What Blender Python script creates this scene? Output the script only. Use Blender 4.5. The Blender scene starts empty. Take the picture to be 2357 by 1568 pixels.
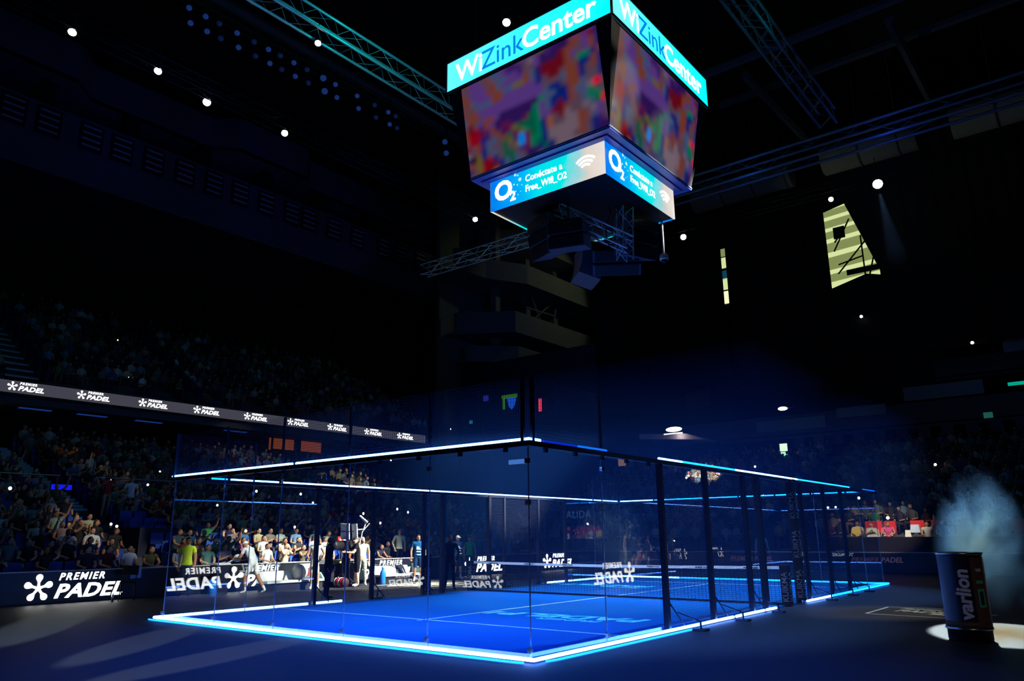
import bpy, bmesh, math, random
import numpy as np
from mathutils import Vector, Matrix
random.seed(7); np.random.seed(7)
SC = bpy.context.scene
COL = SC.collection
PI = math.pi

# ---------------------------------------------------------------- camera, world, exposure
cam_d = bpy.data.cameras.new('camera')
cam = bpy.data.objects.new('camera', cam_d); COL.objects.link(cam)
cam_d.sensor_width = 36.0; cam_d.lens = 36.0 * 1751.82 / 2357.0
cam_d.clip_start = 0.05; cam_d.clip_end = 400
_r = Vector((0.7831247630587276, 0.6217997352812944, -0.008983022226623097))
_u = Vector((0.16184503354716295, -0.18984545070080652, 0.9683826154802273))
_f = Vector((-0.6004346680533441, 0.7598182638317665, 0.24930787261406462))
cam.matrix_world = Matrix(((_r.x, _u.x, -_f.x, 11.8061), (_r.y, _u.y, -_f.y, -18.9690), (_r.z, _u.z, -_f.z, 1.6771), (0, 0, 0, 1)))
SC.camera = cam
w = bpy.data.worlds.new('arena_dark'); SC.world = w; w.use_nodes = True
w.node_tree.nodes['Background'].inputs[0].default_value = (0.05, 0.13, 0.8, 1)
w.node_tree.nodes['Background'].inputs[1].default_value = 0.0045
SC.view_settings.view_transform = 'Standard'
SC.view_settings.look = 'None'
SC.view_settings.gamma = 1.0
SC.view_settings.use_curve_mapping = False
SC.view_settings.exposure = 0.0
cy = SC.cycles
cy.max_bounces = 8; cy.diffuse_bounces = 2; cy.glossy_bounces = 3; cy.transmission_bounces = 4
cy.transparent_max_bounces = 24; cy.volume_bounces = 0
cy.caustics_reflective = False; cy.caustics_refractive = False
cy.sample_clamp_indirect = 4.0

def lamp(kind, name, loc, energy, color, target=None, size=0.15, angle=30, blend=0.3):
    d = bpy.data.lights.new(name, kind); d.energy = energy; d.color = color
    o = bpy.data.objects.new(name, d); COL.objects.link(o); o.location = loc
    if kind == 'SPOT':
        d.spot_size = math.radians(angle); d.spot_blend = blend; d.shadow_soft_size = size
    elif kind == 'POINT':
        d.shadow_soft_size = size
    if target is not None:
        o.rotation_euler = (Vector(target) - Vector(loc)).to_track_quat('-Z', 'Y').to_euler()
    return o

# stage lighting of the show: blue washes on the court, follow spots, stray light and added fills
BLUE = (0.16, 0.40, 1.0)
for i, (x, y) in enumerate(((-7.5, -5), (-7.5, 5), (8.4, -5), (8.4, 5))):
    lamp('SPOT', 'blue_wash_lamp', (x, y, 20.5), 21500, BLUE, (x * 0.28, y * 0.85, 0), 0.2, 36, 0.55)
lamp('SPOT', 'added_floor_fill', (3.0, -8.0, 20.5), 26000, (0.004, 0.09, 1.0), (4.0, -10.5, 0), 0.2, 42, 1.0)  # both floor spots are added to supply the blue glow round the tubes
lamp('SPOT', 'added_floor_fill', (-3.0, -6.0, 20.5), 13000, (0.004, 0.09, 1.0), (-1.5, -10.0, 0), 0.2, 34, 1.0)
lamp('SPOT', 'added_crowd_fill', (9.5, -9, 20.8), 800, (0.02, 0.2, 0.75), (-20, -6, 4), 0.3, 62, 0.7)  # these dim blue spots are added fill for the stands
lamp('SPOT', 'added_crowd_fill', (9.5, 6, 20.8), 620, (0.02, 0.18, 0.8), (-18, 12, 4), 0.3, 62, 0.7)
lamp('SPOT', 'added_crowd_fill', (8.5, -4, 20.8), 700, (0.02, 0.12, 0.75), (2, 24, 4), 0.3, 62, 0.7)
for yy in (-5, 6, 17):
    lamp('SPOT', 'added_gallery_fill', (-8, yy, 15), 2600, (0.012, 0.06, 0.55), (-39, yy, 30), 0.3, 34, 0.7)  # added blue fill so the dark galleries show
lamp('SPOT', 'follow_spot_lamp', (13, -1, 19), 20000, (1.0, 0.92, 0.72), (-15.0, -5.9, 2.0), 0.12, 9.0, 0.7)
lamp('SPOT', 'follow_spot_lamp', (13, -1, 19), 13000, (1.0, 0.92, 0.74), (-19.0, -4.0, 3.3), 0.12, 9.5, 0.7)
lamp('SPOT', 'follow_spot_lamp', (13, 1, 19), 9000, (1.0, 0.92, 0.74), (-16.5, -0.6, 2.6), 0.12, 11, 0.7)
lamp('SPOT', 'follow_spot_lamp', (14, -9, 19), 60000, (1.0, 0.95, 0.85), (-10.3, -4.9, 1.0), 0.1, 6.5, 0.5)
lamp('SPOT', 'added_net_fill', (2, -14, 20.5), 15000, (0.9, 0.97, 1.0), (0, 0.15, 0.9), 0.1, 27, 0.6)  # added white fill to brighten the net band
lamp('SPOT', 'follow_spot_lamp', (12, -3, 19), 7000, (1.0, 0.9, 0.68), (-24.2, -1.6, 5.4), 0.12, 9, 0.5)
lamp('SPOT', 'follow_spot_lamp', (12, 7, 20), 110000, (1.0, 0.95, 0.78), (-12.2, -1.9, 1.0), 0.12, 10.5, 0.45)
lamp('SPOT', 'follow_spot_lamp', (12, 8, 20), 240000, (1.0, 0.96, 0.86), (-10.4, 1.3, 0.7), 0.12, 13.5, 0.45)
lamp('SPOT', 'follow_spot_lamp', (12, 9, 20), 12000, (1.0, 0.93, 0.8), (-27.6, 6.8, 6.9), 0.12, 7, 0.6)
lamp('SPOT', 'follow_spot_lamp', (12, 9, 20), 70000, (1.0, 0.97, 0.9), (-23.4, 11.1, 5.5), 0.1, 4.2, 0.35)
lamp('SPOT', 'follow_spot_lamp', (12, -9, 20), 330000, (1.0, 0.95, 0.85), (-10.2, 29.6, 5.6), 0.1, 3.0, 0.35)
lamp('SPOT', 'follow_spot_lamp', (12, -9, 20), 52000, (1.0, 0.84, 0.66), (2.9, 18.9, 2.4), 0.1, 7.5, 0.6)
lamp('SPOT', 'can_spot_lamp', (3.5, 25.4, 20.75), 72000, (0.78, 0.95, 1.0), (9.72, -3.0, 0), 0.06, 3.5, 0.12)
# beams raking over the dark floor beside the court
for (cx, cy_, dx, dy, ln, wd, e, pw) in ((-5.9, -12.1, -0.84, 0.54, 8.5, 1.5, 9.5, 400), (-1.6, -12.2, -0.66, 0.75, 5.2, 1.15, 11, 330), (0.95, -12.4, -0.35, 0.94, 5.0, 1.1, 11, 330)):
    er = math.radians(e); dist = 24.0
    p = Vector((cx - dx * dist * math.cos(er), cy_ - dy * dist * math.cos(er), dist * math.sin(er)))
    lamp('SPOT', 'raking_beam_lamp', p, pw * 260, (0.75, 0.95, 0.9), (cx, cy_, 0), 0.04, math.degrees(2 * math.atan(wd / 2 / dist)), 0.45)
lamp('SPOT', 'floor_pool_lamp', (12, 14, 20.5), 9000, (1.0, 0.97, 0.85), (7.1, -0.2, 0), 0.1, 8.5, 0.9)
lamp('SPOT', 'board_wash_lamp', (6, -20, 12), 420, (1.0, 0.85, 0.75), (-11.2, -8.2, 0), 0.2, 15, 0.8)
lamp('SPOT', 'added_can_fill', (17, -19, 10), 550, (1.0, 0.85, 0.8), (9.5, -4.2, 0.8), 0.2, 7, 0.6)  # fill added to brighten the right front of the can
lamp('SPOT', 'gallery_work_lamp', (-21.5, 44, 29), 420, (0.9, 1.0, 0.5), (-32, 42, 25.5), 0.3, 75, 0.35)
lamp('SPOT', 'added_gallery_fill', (-8, 17, 15), 2200, (0.012, 0.08, 0.55), (-33, 40, 22), 0.3, 34, 0.7)  # added blue fill so the corner ledges show
lamp('SPOT', 'added_speaker_uplight', (0.5, -3.5, 4.2), 160, (0.03, 0.15, 1.0), (0, 0, 11), 0.1, 50, 0.7)  # added uplight so the loudspeakers show from below
lamp('SPOT', 'roof_work_lamp', (-9, 24, 12), 1300, (0.75, 0.8, 0.45), (5, 33, 27), 0.3, 50, 0.8)
lamp('POINT', 'teal_truss_lamp', (-7.2, -1.5, 20.0), 170, (0.0, 0.85, 0.75), None, 0.2)
lamp('POINT', 'teal_truss_lamp', (-7.2, -6.0, 20.2), 70, (0.0, 0.35, 0.9), None, 0.2)
lamp('POINT', 'teal_truss_lamp', (4.6, 7.0, 20.3), 14, (0.0, 0.7, 0.8), None, 0.2)
lamp('POINT', 'blue_truss_lamp', (-1.5, 17.6, 20.1), 30, (0.02, 0.18, 1.0), None, 0.2)
lamp('POINT', 'blue_truss_lamp', (5.5, 17.6, 20.1), 45, (0.03, 0.09, 1.0), None, 0.2)

# ---------------------------------------------------------------- helpers
def L(c):  # sRGB 0..255 -> linear
    return tuple(((v / 255) / 12.92 if v / 255 <= 0.04045 else ((v / 255 + 0.055) / 1.055) ** 2.4) for v in c)

_mats = {}
def mat(name, color=(0.5, 0.5, 0.5), rough=0.6, metal=0.0, emit=None, strength=1.0, grain=0.12, scale=30.0, spec=0.3):
    if name in _mats: return _mats[name]
    m = bpy.data.materials.new(name); m.use_nodes = True; _mats[name] = m
    nt = m.node_tree; b = nt.nodes['Principled BSDF']
    b.inputs['Roughness'].default_value = rough; b.inputs['Metallic'].default_value = metal
    b.inputs['Specular IOR Level'].default_value = spec
    if emit is not None:
        b.inputs['Base Color'].default_value = (0.01, 0.01, 0.01, 1)
        b.inputs['Emission Color'].default_value = (*emit, 1); b.inputs['Emission Strength'].default_value = strength
    else:
        n = nt.nodes.new('ShaderNodeTexNoise'); n.inputs['Scale'].default_value = scale; n.inputs['Detail'].default_value = 2
        tc = nt.nodes.new('ShaderNodeTexCoord'); nt.links.new(tc.outputs['Object'], n.inputs['Vector'])
        mx = nt.nodes.new('ShaderNodeMix'); mx.data_type = 'RGBA'
        mx.inputs[6].default_value = (*[v * (1 - grain) for v in color], 1)
        mx.inputs[7].default_value = (*[min(1, v * (1 + grain)) for v in color], 1)
        nt.links.new(n.outputs['Fac'], mx.inputs[0]); nt.links.new(mx.outputs[2], b.inputs['Base Color'])
    return m

def emat(name, c255, strength=1.0):
    return mat(name, emit=L(c255), strength=strength, rough=0.4)

def link(o, parent=None):
    COL.objects.link(o)
    if parent is not None: o.parent = parent
    return o

def tag(o, label=None, cat=None, group=None, kind=None):
    if label: o['label'] = label
    if cat: o['category'] = cat
    if group: o['group'] = group
    if kind: o['kind'] = kind
    return o

def thing(name, loc, label, cat, rz=0, group=None):
    o = bpy.data.objects.new(name, None); o.empty_display_size = 0.2
    COL.objects.link(o); o.location = loc; o.rotation_euler = (0, 0, rz)
    return tag(o, label, cat, group)

class MB:
    """collects boxes, tubes and polygons and links them as ONE mesh object"""
    def __init__(s): s.v = []; s.f = []; s.mi = []; s.smooth = []
    def add(s, vs, fs, mi=0, smooth=False):
        b = len(s.v); s.v.extend([tuple(v) for v in vs])
        for f in fs: s.f.append(tuple(b + i for i in f)); s.mi.append(mi); s.smooth.append(smooth)
        return s
    def box(s, c, d, rz=0.0, mi=0, rot=None, taper=1.0):
        hx, hy, hz = d[0] / 2, d[1] / 2, d[2] / 2
        vs = [Vector((sx * hx * (taper if sz > 0 else 1), sy * hy * (taper if sz > 0 else 1), sz * hz)) for sz in (-1, 1) for sx, sy in ((-1, -1), (1, -1), (1, 1), (-1, 1))]
        M = rot if rot is not None else Matrix.Rotation(rz, 3, 'Z')
        c = Vector(c); vs = [M @ v + c for v in vs]
        return s.add(vs, [(3, 2, 1, 0), (4, 5, 6, 7), (0, 1, 5, 4), (1, 2, 6, 5), (2, 3, 7, 6), (3, 0, 4, 7)], mi)
    def tube(s, a, b, r, n=6, mi=0, r2=None, caps=True):
        a, b = Vector(a), Vector(b); d = b - a
        if d.length < 1e-6: return s
        z = d.normalized(); x = z.orthogonal().normalized(); y = z.cross(x)
        r2 = r if r2 is None else r2
        vs = [a + (x * math.cos(t) + y * math.sin(t)) * r for t in (2 * PI * i / n for i in range(n))]
        vs += [b + (x * math.cos(t) + y * math.sin(t)) * r2 for t in (2 * PI * i / n for i in range(n))]
        fs = [(i, (i + 1) % n, n + (i + 1) % n, n + i) for i in range(n)]
        s.add(vs, fs, mi, n > 6)
        if caps: s.add(vs, [tuple(range(n - 1, -1, -1)), tuple(range(n, 2 * n))], mi)
        return s
    def path(s, pts, r, n=6, mi=0):
        for a, b in zip(pts[:-1], pts[1:]): s.tube(a, b, r, n, mi)
        return s
    def lathe(s, prof, c=(0, 0, 0), n=20, mi=0, axis='Z', smooth=True):
        vs = []; k = len(prof)
        for i in range(n):
            t = 2 * PI * i / n
            for (r, z) in prof:
                p = (r * math.cos(t), r * math.sin(t), z)
                if axis == 'X': p = (p[2], p[0], p[1])
                if axis == 'Y': p = (p[0], p[2], p[1])
                vs.append((p[0] + c[0], p[1] + c[1], p[2] + c[2]))
        fs = []
        for i in range(n):
            j = (i + 1) % n
            for q in range(k - 1): fs.append((i * k + q, j * k + q, j * k + q + 1, i * k + q + 1))
        return s.add(vs, fs, mi, smooth)
    def poly(s, pts, mi=0): return s.add(pts, [tuple(range(len(pts)))], mi)
    def prism(s, pts, ext, mi=0):
        n = len(pts); e = Vector(ext); a = [Vector(p) for p in pts]; b = [p + e for p in a]
        return s.add(a + b, [tuple(range(n - 1, -1, -1)), tuple(range(n, 2 * n))] + [(i, (i + 1) % n, n + (i + 1) % n, n + i) for i in range(n)], mi)
    def sphere(s, c, r, nu=10, nv=7, mi=0, sc=(1, 1, 1)):
        vs = []; fs = []
        for j in range(nv + 1):
            ph = PI * j / nv
            for i in range(nu):
                t = 2 * PI * i / nu
                vs.append((c[0] + r * sc[0] * math.sin(ph) * math.cos(t), c[1] + r * sc[1] * math.sin(ph) * math.sin(t), c[2] + r * sc[2] * math.cos(ph)))
        for j in range(nv):
            for i in range(nu):
                fs.append((j * nu + i, (j + 1) * nu + i, (j + 1) * nu + (i + 1) % nu, j * nu + (i + 1) % nu))
        return s.add(vs, fs, mi, True)
    def mesh(s, name, mats):
        me = bpy.data.meshes.new(name); me.from_pydata(s.v, [], s.f)
        for m in (mats if isinstance(mats, (list, tuple)) else [mats]): me.materials.append(m)
        me.polygons.foreach_set('material_index', s.mi); me.polygons.foreach_set('use_smooth', s.smooth)
        me.update(); return me
    def build(s, name, mats, parent=None, loc=None, rz=0):
        o = bpy.data.objects.new(name, s.mesh(name, mats)); link(o, parent)
        if loc is not None: o.location = loc
        if rz: o.rotation_euler = (0, 0, rz)
        return o

def share(name, me, parent=None, loc=(0, 0, 0), rot=(0, 0, 0)):
    o = bpy.data.objects.new(name, me); link(o, parent); o.location = loc; o.rotation_euler = rot; return o

def structure(name, mb, mats, loc=None):
    return tag(mb.build(name, mats, None, loc), kind='structure')

def text(name, body, m, size, M, parent=None, shear=0.0, bold=0.0, ext=0.004, align='LEFT', space=1.0, sx=1.0):
    """lettering lying in the plane of matrix M (its x = writing direction, y = up)"""
    c = bpy.data.curves.new(name, 'FONT'); c.body = body; c.size = size; c.shear = shear; c.offset = bold * size
    c.extrude = ext; c.align_x = align; c.space_character = space; c.resolution_u = 3
    c.materials.append(m)
    o = bpy.data.objects.new(name, c); link(o, parent)
    o.matrix_local = M @ Matrix.Diagonal((sx, 1, 1, 1))
    return o

def frame(o, x, y):  # 4x4 with given origin, writing dir, up dir
    x = Vector(x).normalized(); y = Vector(y); y = (y - x * y.dot(x)).normalized(); z = x.cross(y)
    return Matrix(((x.x, y.x, z.x, o[0]), (x.y, y.y, z.y, o[1]), (x.z, y.z, z.z, o[2]), (0, 0, 0, 1)))

def star_mb(s, ext=0.008):
    """five drop-shaped petals round a small hub: the tournament emblem, s = overall height, lies in xy"""
    mb = MB(); R = s * 0.52
    for k in range(5):
        a = PI / 2 + k * 2 * PI / 5
        ux, uy = math.cos(a), math.sin(a); px, py = -uy, ux
        prof = [(0.0, 0.13), (0.2, 0.085), (0.42, 0.075), (0.55, 0.14), (0.66, 0.21), (0.8, 0.235), (0.92, 0.19), (1.0, 0.07)]
        pts = [(ux * t * R + px * w_ * R, uy * t * R + py * w_ * R, 0) for t, w_ in prof] + [(ux * t * R - px * w_ * R, uy * t * R - py * w_ * R, 0) for t, w_ in reversed(prof)]
        mb.prism(list(reversed(pts)), (0, 0, ext))
    return mb

def logo(parent, origin, xdir, up, H, m, name='tournament_logo'):
    """emblem + small word over big word; H = emblem height, origin = its lower left corner. one part holding lettering sub-parts"""
    M = frame(origin, xdir, up)
    MS = M @ Matrix.Translation((H * 0.52, H * 0.47, 0))
    st = star_mb(H).build(name, m, parent); st.matrix_local = MS
    inv = MS.inverted()
    text('lettering', 'PREMIER', m, H * 0.38, inv @ M @ Matrix.Translation((H * 1.22, H * 0.74, 0)), st, 0.25, 0.02, 0.004, 'LEFT', 1.28)
    text('lettering', 'PADEL', m, H * 0.72, inv @ M @ Matrix.Translation((H * 1.1, H * 0.08, 0)), st, 0.28, 0.03, 0.004, 'LEFT', 1.06, 1.2)
    return st
# ---------------------------------------------------------------- materials
M_floor = mat('dark_floor_vinyl', L((41, 43, 51)), 0.6, grain=0.15, scale=6, spec=0.25)
M_turf = mat('blue_turf', (0.003, 0.105, 0.34), 0.85, grain=0.1, scale=90, spec=0.1)
M_line = mat('white_turf_line', L((225, 240, 250)), 0.8)
M_cyanprint = mat('cyan_turf_print', L((110, 225, 240)), 0.8)
M_steel = mat('dark_blue_steel', L((38, 42, 58)), 0.45, 0.3, spec=0.4)
M_black = mat('black_plastic', L((18, 18, 22)), 0.5)
M_blackm = mat('matt_black', L((14, 14, 18)), 0.85)
M_pad = mat('black_post_pad', L((24, 24, 30)), 0.7)
M_white = mat('white_paint', L((225, 228, 230)), 0.55)
M_chrome = mat('bright_metal', (0.7, 0.72, 0.75), 0.22, 1.0, grain=0.03)
M_alu = mat('aluminium_truss', (0.55, 0.57, 0.6), 0.35, 0.5, grain=0.05)
M_conc = mat('stand_concrete', L((70, 74, 84)), 0.9, grain=0.2, scale=3)
M_facade = mat('gallery_concrete', L((96, 98, 96)), 0.9, grain=0.15, scale=2)
M_curt = mat('black_drape', L((12, 12, 15)), 0.95)
M_seat = mat('blue_seat_plastic', L((30, 66, 160)), 0.45)
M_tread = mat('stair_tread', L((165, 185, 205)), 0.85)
M_rail = mat('hand_rail_steel', L((120, 125, 135)), 0.4, 0.6)
M_board = mat('led_board_face', L((22, 26, 34)), 0.35, spec=0.4)
M_boardtop = mat('board_top_trim', L((190, 180, 180)), 0.4, 0.2)
E_logo = emat('lit_white_logo', (255, 255, 255), 5.0)
E_logo_s = emat('lit_white_logo_ribbon', (255, 255, 255), 3.0)
def ledmat(name, rgb): return mat(name, emit=rgb, strength=1.0, rough=0.4)
E_white = ledmat('led_white', (2.6, 6.5, 25.0))
E_whitecool = ledmat('led_white_cool', (1.5, 5.6, 24.0))
E_cyan = ledmat('led_cyan', (0.02, 1.3, 7.0))
E_blue = emat('led_blue', (10, 110, 255), 1.1)
E_blued = emat('led_deep_blue', (10, 50, 255), 0.6)
E_lens = emat('lamp_lens_lit', (255, 255, 250), 30.0)

def glass_mat():
    m = bpy.data.materials.new('court_glass'); m.use_nodes = True; nt = m.node_tree
    for n in list(nt.nodes): nt.nodes.remove(n)
    out = nt.nodes.new('ShaderNodeOutputMaterial'); mix = nt.nodes.new('ShaderNodeMixShader')
    tr = nt.nodes.new('ShaderNodeBsdfTransparent'); gl = nt.nodes.new('ShaderNodeBsdfGlossy'); fr = nt.nodes.new('ShaderNodeFresnel')
    tr.inputs[0].default_value = (0.955, 0.98, 0.985, 1); gl.inputs['Roughness'].default_value = 0.0; gl.inputs[0].default_value = (0.95, 0.97, 1, 1)
    ge = nt.nodes.new('ShaderNodeNewGeometry'); io = nt.nodes.new('ShaderNodeMapRange')   # same reflectance on both faces of the pane
    io.inputs[3].default_value = 1.5; io.inputs[4].default_value = 1 / 1.5
    nt.links.new(ge.outputs['Backfacing'], io.inputs[0]); nt.links.new(io.outputs[0], fr.inputs['IOR'])
    nt.links.new(fr.outputs[0], mix.inputs[0]); nt.links.new(tr.outputs[0], mix.inputs[1]); nt.links.new(gl.outputs[0], mix.inputs[2])
    nt.links.new(mix.outputs[0], out.inputs[0]); return m
M_glass = glass_mat()
M_gedge = mat('glass_edge', L((165, 190, 225)), 0.25, spec=0.9)

# ---------------------------------------------------------------- hall: floor, stands, galleries, roof
structure('floor', MB().box((0, 4, -0.1), (90, 110, 0.2)), M_floor)
structure('ceiling', MB().box((0, 4, 37.2), (100, 110, 0.4)), M_blackm)
structure('wall_left', MB().box((-48, 4, 18), (0.5, 110, 38)), M_blackm)
structure('wall_back', MB().box((0, 52, 18), (100, 0.5, 38)), M_blackm)

AISLE = ((-7.1, -5.9), (-5.1, -3.9), (8.2, 9.4))
AISLES_L = ((-6.55, -5.25), (9.4, 10.6))
NROW, DX, DZ, X0, Z0 = 21, 0.85, 0.28, -12.55, 0.26
YA, YB = -15.0, 15.4
mb = MB()
for i in range(NROW):
    x1 = X0 - DX * i; z = Z0 + DZ * i
    mb.box((x1 - DX / 2, (YA + YB) / 2, z / 2), (DX, YB - YA, z))
structure('stand_left', mb, M_conc)
st = thing('aisle_stairs', (0, 0, 0), 'steep aisle stairs with pale blue treads on the left lower stand', 'stairs')
st['kind'] = 'structure'
me = MB().box((0, 0, 0), (0.3, 1.06, 0.1)).mesh('step', M_tread)
for k in range(18, 41):
    share('step', me, st, (X0 - 0.425 * k - 0.2, -5.9, Z0 + DZ / 2 * k + 0.06))
st2 = thing('aisle_stairs', (0, 0, 0), 'aisle stairs beyond the spotlit players on the left stand', 'stairs')
st2['kind'] = 'structure'
for k in range(1, 40):
    share('step', me, st2, (X0 - 0.425 * k - 0.2, 10.0, Z0 + DZ / 2 * k + 0.06))
# front wall of the stand behind the boards
structure('wall_stand_front', MB().box((-11.99, 0.2, 0.42), (0.16, 30.8, 0.84)), M_blackm)
# vomitory block with a rail on top, where people stand above the lower rows
vo = MB().box((-16.6, -4.75, 1.05), (1.6, 1.3, 2.1))
structure('wall_vomitory', vo, mat('vomitory_blue_wall', L((40, 44, 70)), 0.8))
rl = thing('guard_rail', (-20.3, -3.6, 3.35), 'thin steel guard rail crossing the left stand above the red shirted man', 'railing')
MB().tube((0, -1.6, 0.75), (0, 4.6, 0.75), 0.03).build('top_bar', M_rail, rl)
for yy in (-1.5, 1.5, 4.5): MB().tube((0, yy, -0.35), (0, yy, 0.75), 0.025).build('rail_post', M_rail, rl)
rl = thing('guard_rail', (-20.3, -9.5, 3.35), 'thin steel guard rail left of the aisle stairs', 'railing')
MB().tube((0, -4, 0.75), (0, 3.0, 0.75), 0.03).build('top_bar', M_rail, rl)
for yy in (-4, -0.5, 2.9): MB().tube((0, yy, -0.35), (0, yy, 0.75), 0.025).build('rail_post', M_rail, rl)

# upper left stand behind the ribbon board
mb = MB(); NU = 15
for j in range(NU):
    mb.box((-31.0 - 0.8 * j, 4, (9.2 + 0.48 * j) / 2 + 4.2), (0.8, 44, 9.2 + 0.48 * j - 8.4))
mb.box((-36.5, 4, 8.45), (12.8, 44, 0.5))
structure('stand_upper_left', mb, M_conc)
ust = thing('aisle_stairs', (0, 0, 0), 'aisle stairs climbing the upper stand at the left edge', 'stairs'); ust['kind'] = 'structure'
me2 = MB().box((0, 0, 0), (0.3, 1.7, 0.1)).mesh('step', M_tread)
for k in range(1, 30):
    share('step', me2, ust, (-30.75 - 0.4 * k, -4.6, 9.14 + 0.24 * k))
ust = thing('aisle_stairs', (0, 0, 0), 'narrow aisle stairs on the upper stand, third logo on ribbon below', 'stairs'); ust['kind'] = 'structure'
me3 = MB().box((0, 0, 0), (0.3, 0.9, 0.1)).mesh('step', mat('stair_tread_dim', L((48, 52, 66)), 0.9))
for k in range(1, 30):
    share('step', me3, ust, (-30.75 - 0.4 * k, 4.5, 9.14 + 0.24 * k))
for (yy, lab) in ((-3.6, 'purple blue handrail beside the wide upper stairs'), (5.0, 'purple blue handrail beside the narrow upper stairs')):
    rl = thing('stair_railing', (0, yy, 0), lab, 'railing')
    MB().tube((-31.0, 0, 10.3), (-42, 0, 17.0), 0.05).build('top_bar', mat('violet_rail', L((40, 36, 120)), 0.5), rl)
    rm = MB().box((0, 0, 0), (0.9, 0.04, 0.85)).mesh('rail_panel', mat('violet_rail', L((40, 36, 120)), 0.5))
    for k in range(8): share('rail_panel', rm, rl, (-31.5 - 1.25 * k, 0, 10.15 + 0.762 * k))

# galleries above the left stand: concrete fascias
M_fas = mat('fascia_concrete', L((64, 66, 76)), 0.9, grain=0.12, scale=1.2)
mb = MB()   # louvre fascia with a soffit
mb.prism([(-38.0, -22, 26.2), (-38.0, -22, 28.6), (-39.6, -22, 28.6), (-39.6, -22, 26.2)], (0, 58, 0))
mb.prism([(-38.0, -22, 26.2), (-39.0, -22, 24.5), (-46, -22, 26.4), (-46, -22, 27.4)], (0, 58, 0))
structure('gallery_fascia_lower', mb, M_fas)
mb = MB()   # upper gallery with stepped bays
ys = [-22, -9, -7.5, -1.5, 0, 9, 10.5, 17, 18.5, 34]
xs = [-40.5, -40.5, -38.9, -38.9, -40.5, -40.5, -38.9, -38.9, -40.5, -40.5]
for a in range(len(ys) - 1):
    mb.prism([(xs[a], ys[a], 31.4), (xs[a + 1], ys[a + 1], 31.4), (xs[a + 1] - 1.2, ys[a + 1], 31.4), (xs[a] - 1.2, ys[a], 31.4)], (0, 0, 2.9))
    mb.prism([(xs[a], ys[a], 31.4), (xs[a + 1], ys[a + 1], 31.4), (-46.5, ys[a + 1], 31.1), (-46.5, ys[a], 31.1)], (0, 0, 0.3))
structure('gallery_fascia_upper', mb, M_fas)
structure('wall_gallery_back', MB().box((-46, 6, 23), (0.4, 58, 20)), M_blackm)
mb = MB()
for a in range(8): mb.box((-40.2, -14 + a * 5.6, 30.0), (0.5, 0.9, 2.7))
tag(mb.build('gallery_column', M_blackm), kind='structure')

# slatted vents in the louvre fascia: each a dark recess with four pale slats
vm_r = MB().box((0, 0, 0), (0.12, 1.5, 1.9)).mesh('recess', M_blackm)
vm_s = MB().box((0, 0, 0), (0.1, 1.15, 0.1)).mesh('slat', mat('vent_slat', L((150, 150, 170)), 0.5, 0.2))
ven_y = [-5.2, -3.2, -0.6, 1.4, 3.6, 5.9, 8.2, 10.4, 12.7, 15.1, 16.8, 19.4, 22.0, 25.1, 27.2, 29.8, 32.2]
words_ = ['first', 'second', 'third', 'fourth', 'fifth', 'sixth', 'seventh', 'eighth', 'ninth', 'tenth', 'eleventh', 'twelfth', 'thirteenth', 'fourteenth', 'fifteenth', 'sixteenth', 'seventeenth', 'eighteenth', 'nineteenth', 'twentieth']
def ordinal(k):
    if k < 20: return words_[k]
    tens = ['twenty', 'thirty', 'forty', 'fifty', 'sixty', 'seventy', 'eighty', 'ninety']
    t, u = divmod(k + 1, 10)
    return (tens[t - 2] + '-' + words_[u - 1]) if u else {2: 'twentieth', 3: 'thirtieth', 4: 'fortieth', 5: 'fiftieth', 6: 'sixtieth', 7: 'seventieth'}[t]
for k, yv in enumerate(ven_y):
    v = thing('wall_vent', (-37.96, yv, 27.4), f'dark slatted vent in the left gallery wall, {ordinal(k)} from the left', 'vent', 0, 'slatted vents along the gallery wall')
    share('recess', vm_r, v)
    for q in range(4): share('slat', vm_s, v, (0.1, 0, 0.66 - 0.44 * q))

# galleries going on past the corner of the hall
mb = MB()
def ledge(pts, z0, z1, deep):
    for (x0, y0), (x1, y1) in zip(pts[:-1], pts[1:]):
        mb.prism([(x0, y0, z0), (x1, y1, z0), (x1 - 0.4, y1, z0), (x0 - 0.4, y0, z0)], (0, 0, z1 - z0))
        mb.prism([(x0, y0, z0 - 0.3), (x1, y1, z0 - 0.3), (-38, max(y1, y0 + 0.1), z0 - 0.3), (-38, y0, z0 - 0.3)], (0, 0, 0.3))
ledge([(-33.4, 30), (-33.2, 34), (-31.2, 38), (-31, 51)], 26.1, 27.8, 5)
ledge([(-36, 33), (-31.2, 36), (-31, 51)], 20.8, 22.6, 5)
ledge([(-35.5, 34), (-32, 37.5), (-32, 51)], 18.2, 19.5, 5)
ledge([(-35.5, 36), (-31.5, 40), (-31.2, 51)], 30.5, 32.2, 5)
structure('gallery_corner', mb, M_facade)
structure('wall_corner', MB().box((-37.6, 42, 22), (0.4, 20, 29)), M_facade)
structure('wall_corner_low', MB().box((-28.5, 33.7, 8.7), (15, 0.4, 17)), mat('corner_wall_dark', L((40, 42, 50)), 0.9))
mb = MB()
for y in (37, 42, 47): mb.box((-34.5, y, 22), (0.7, 0.7, 27))
tag(mb.build('gallery_column', M_facade), kind='structure')
m = MB()
for (p, q) in (((-33, 40.5, 22.6), (-33, 44.5, 25.6)), ((-33, 43, 22.6), (-33, 41, 25.6)), ((-33.2, 45, 22.6), (-33.0, 45.4, 25.6)), ((-33, 40, 24.2), (-33, 45, 24.4))): m.tube(p, q, 0.1, 5)
tag(m.build('gallery_brace', M_facade), kind='structure')
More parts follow.
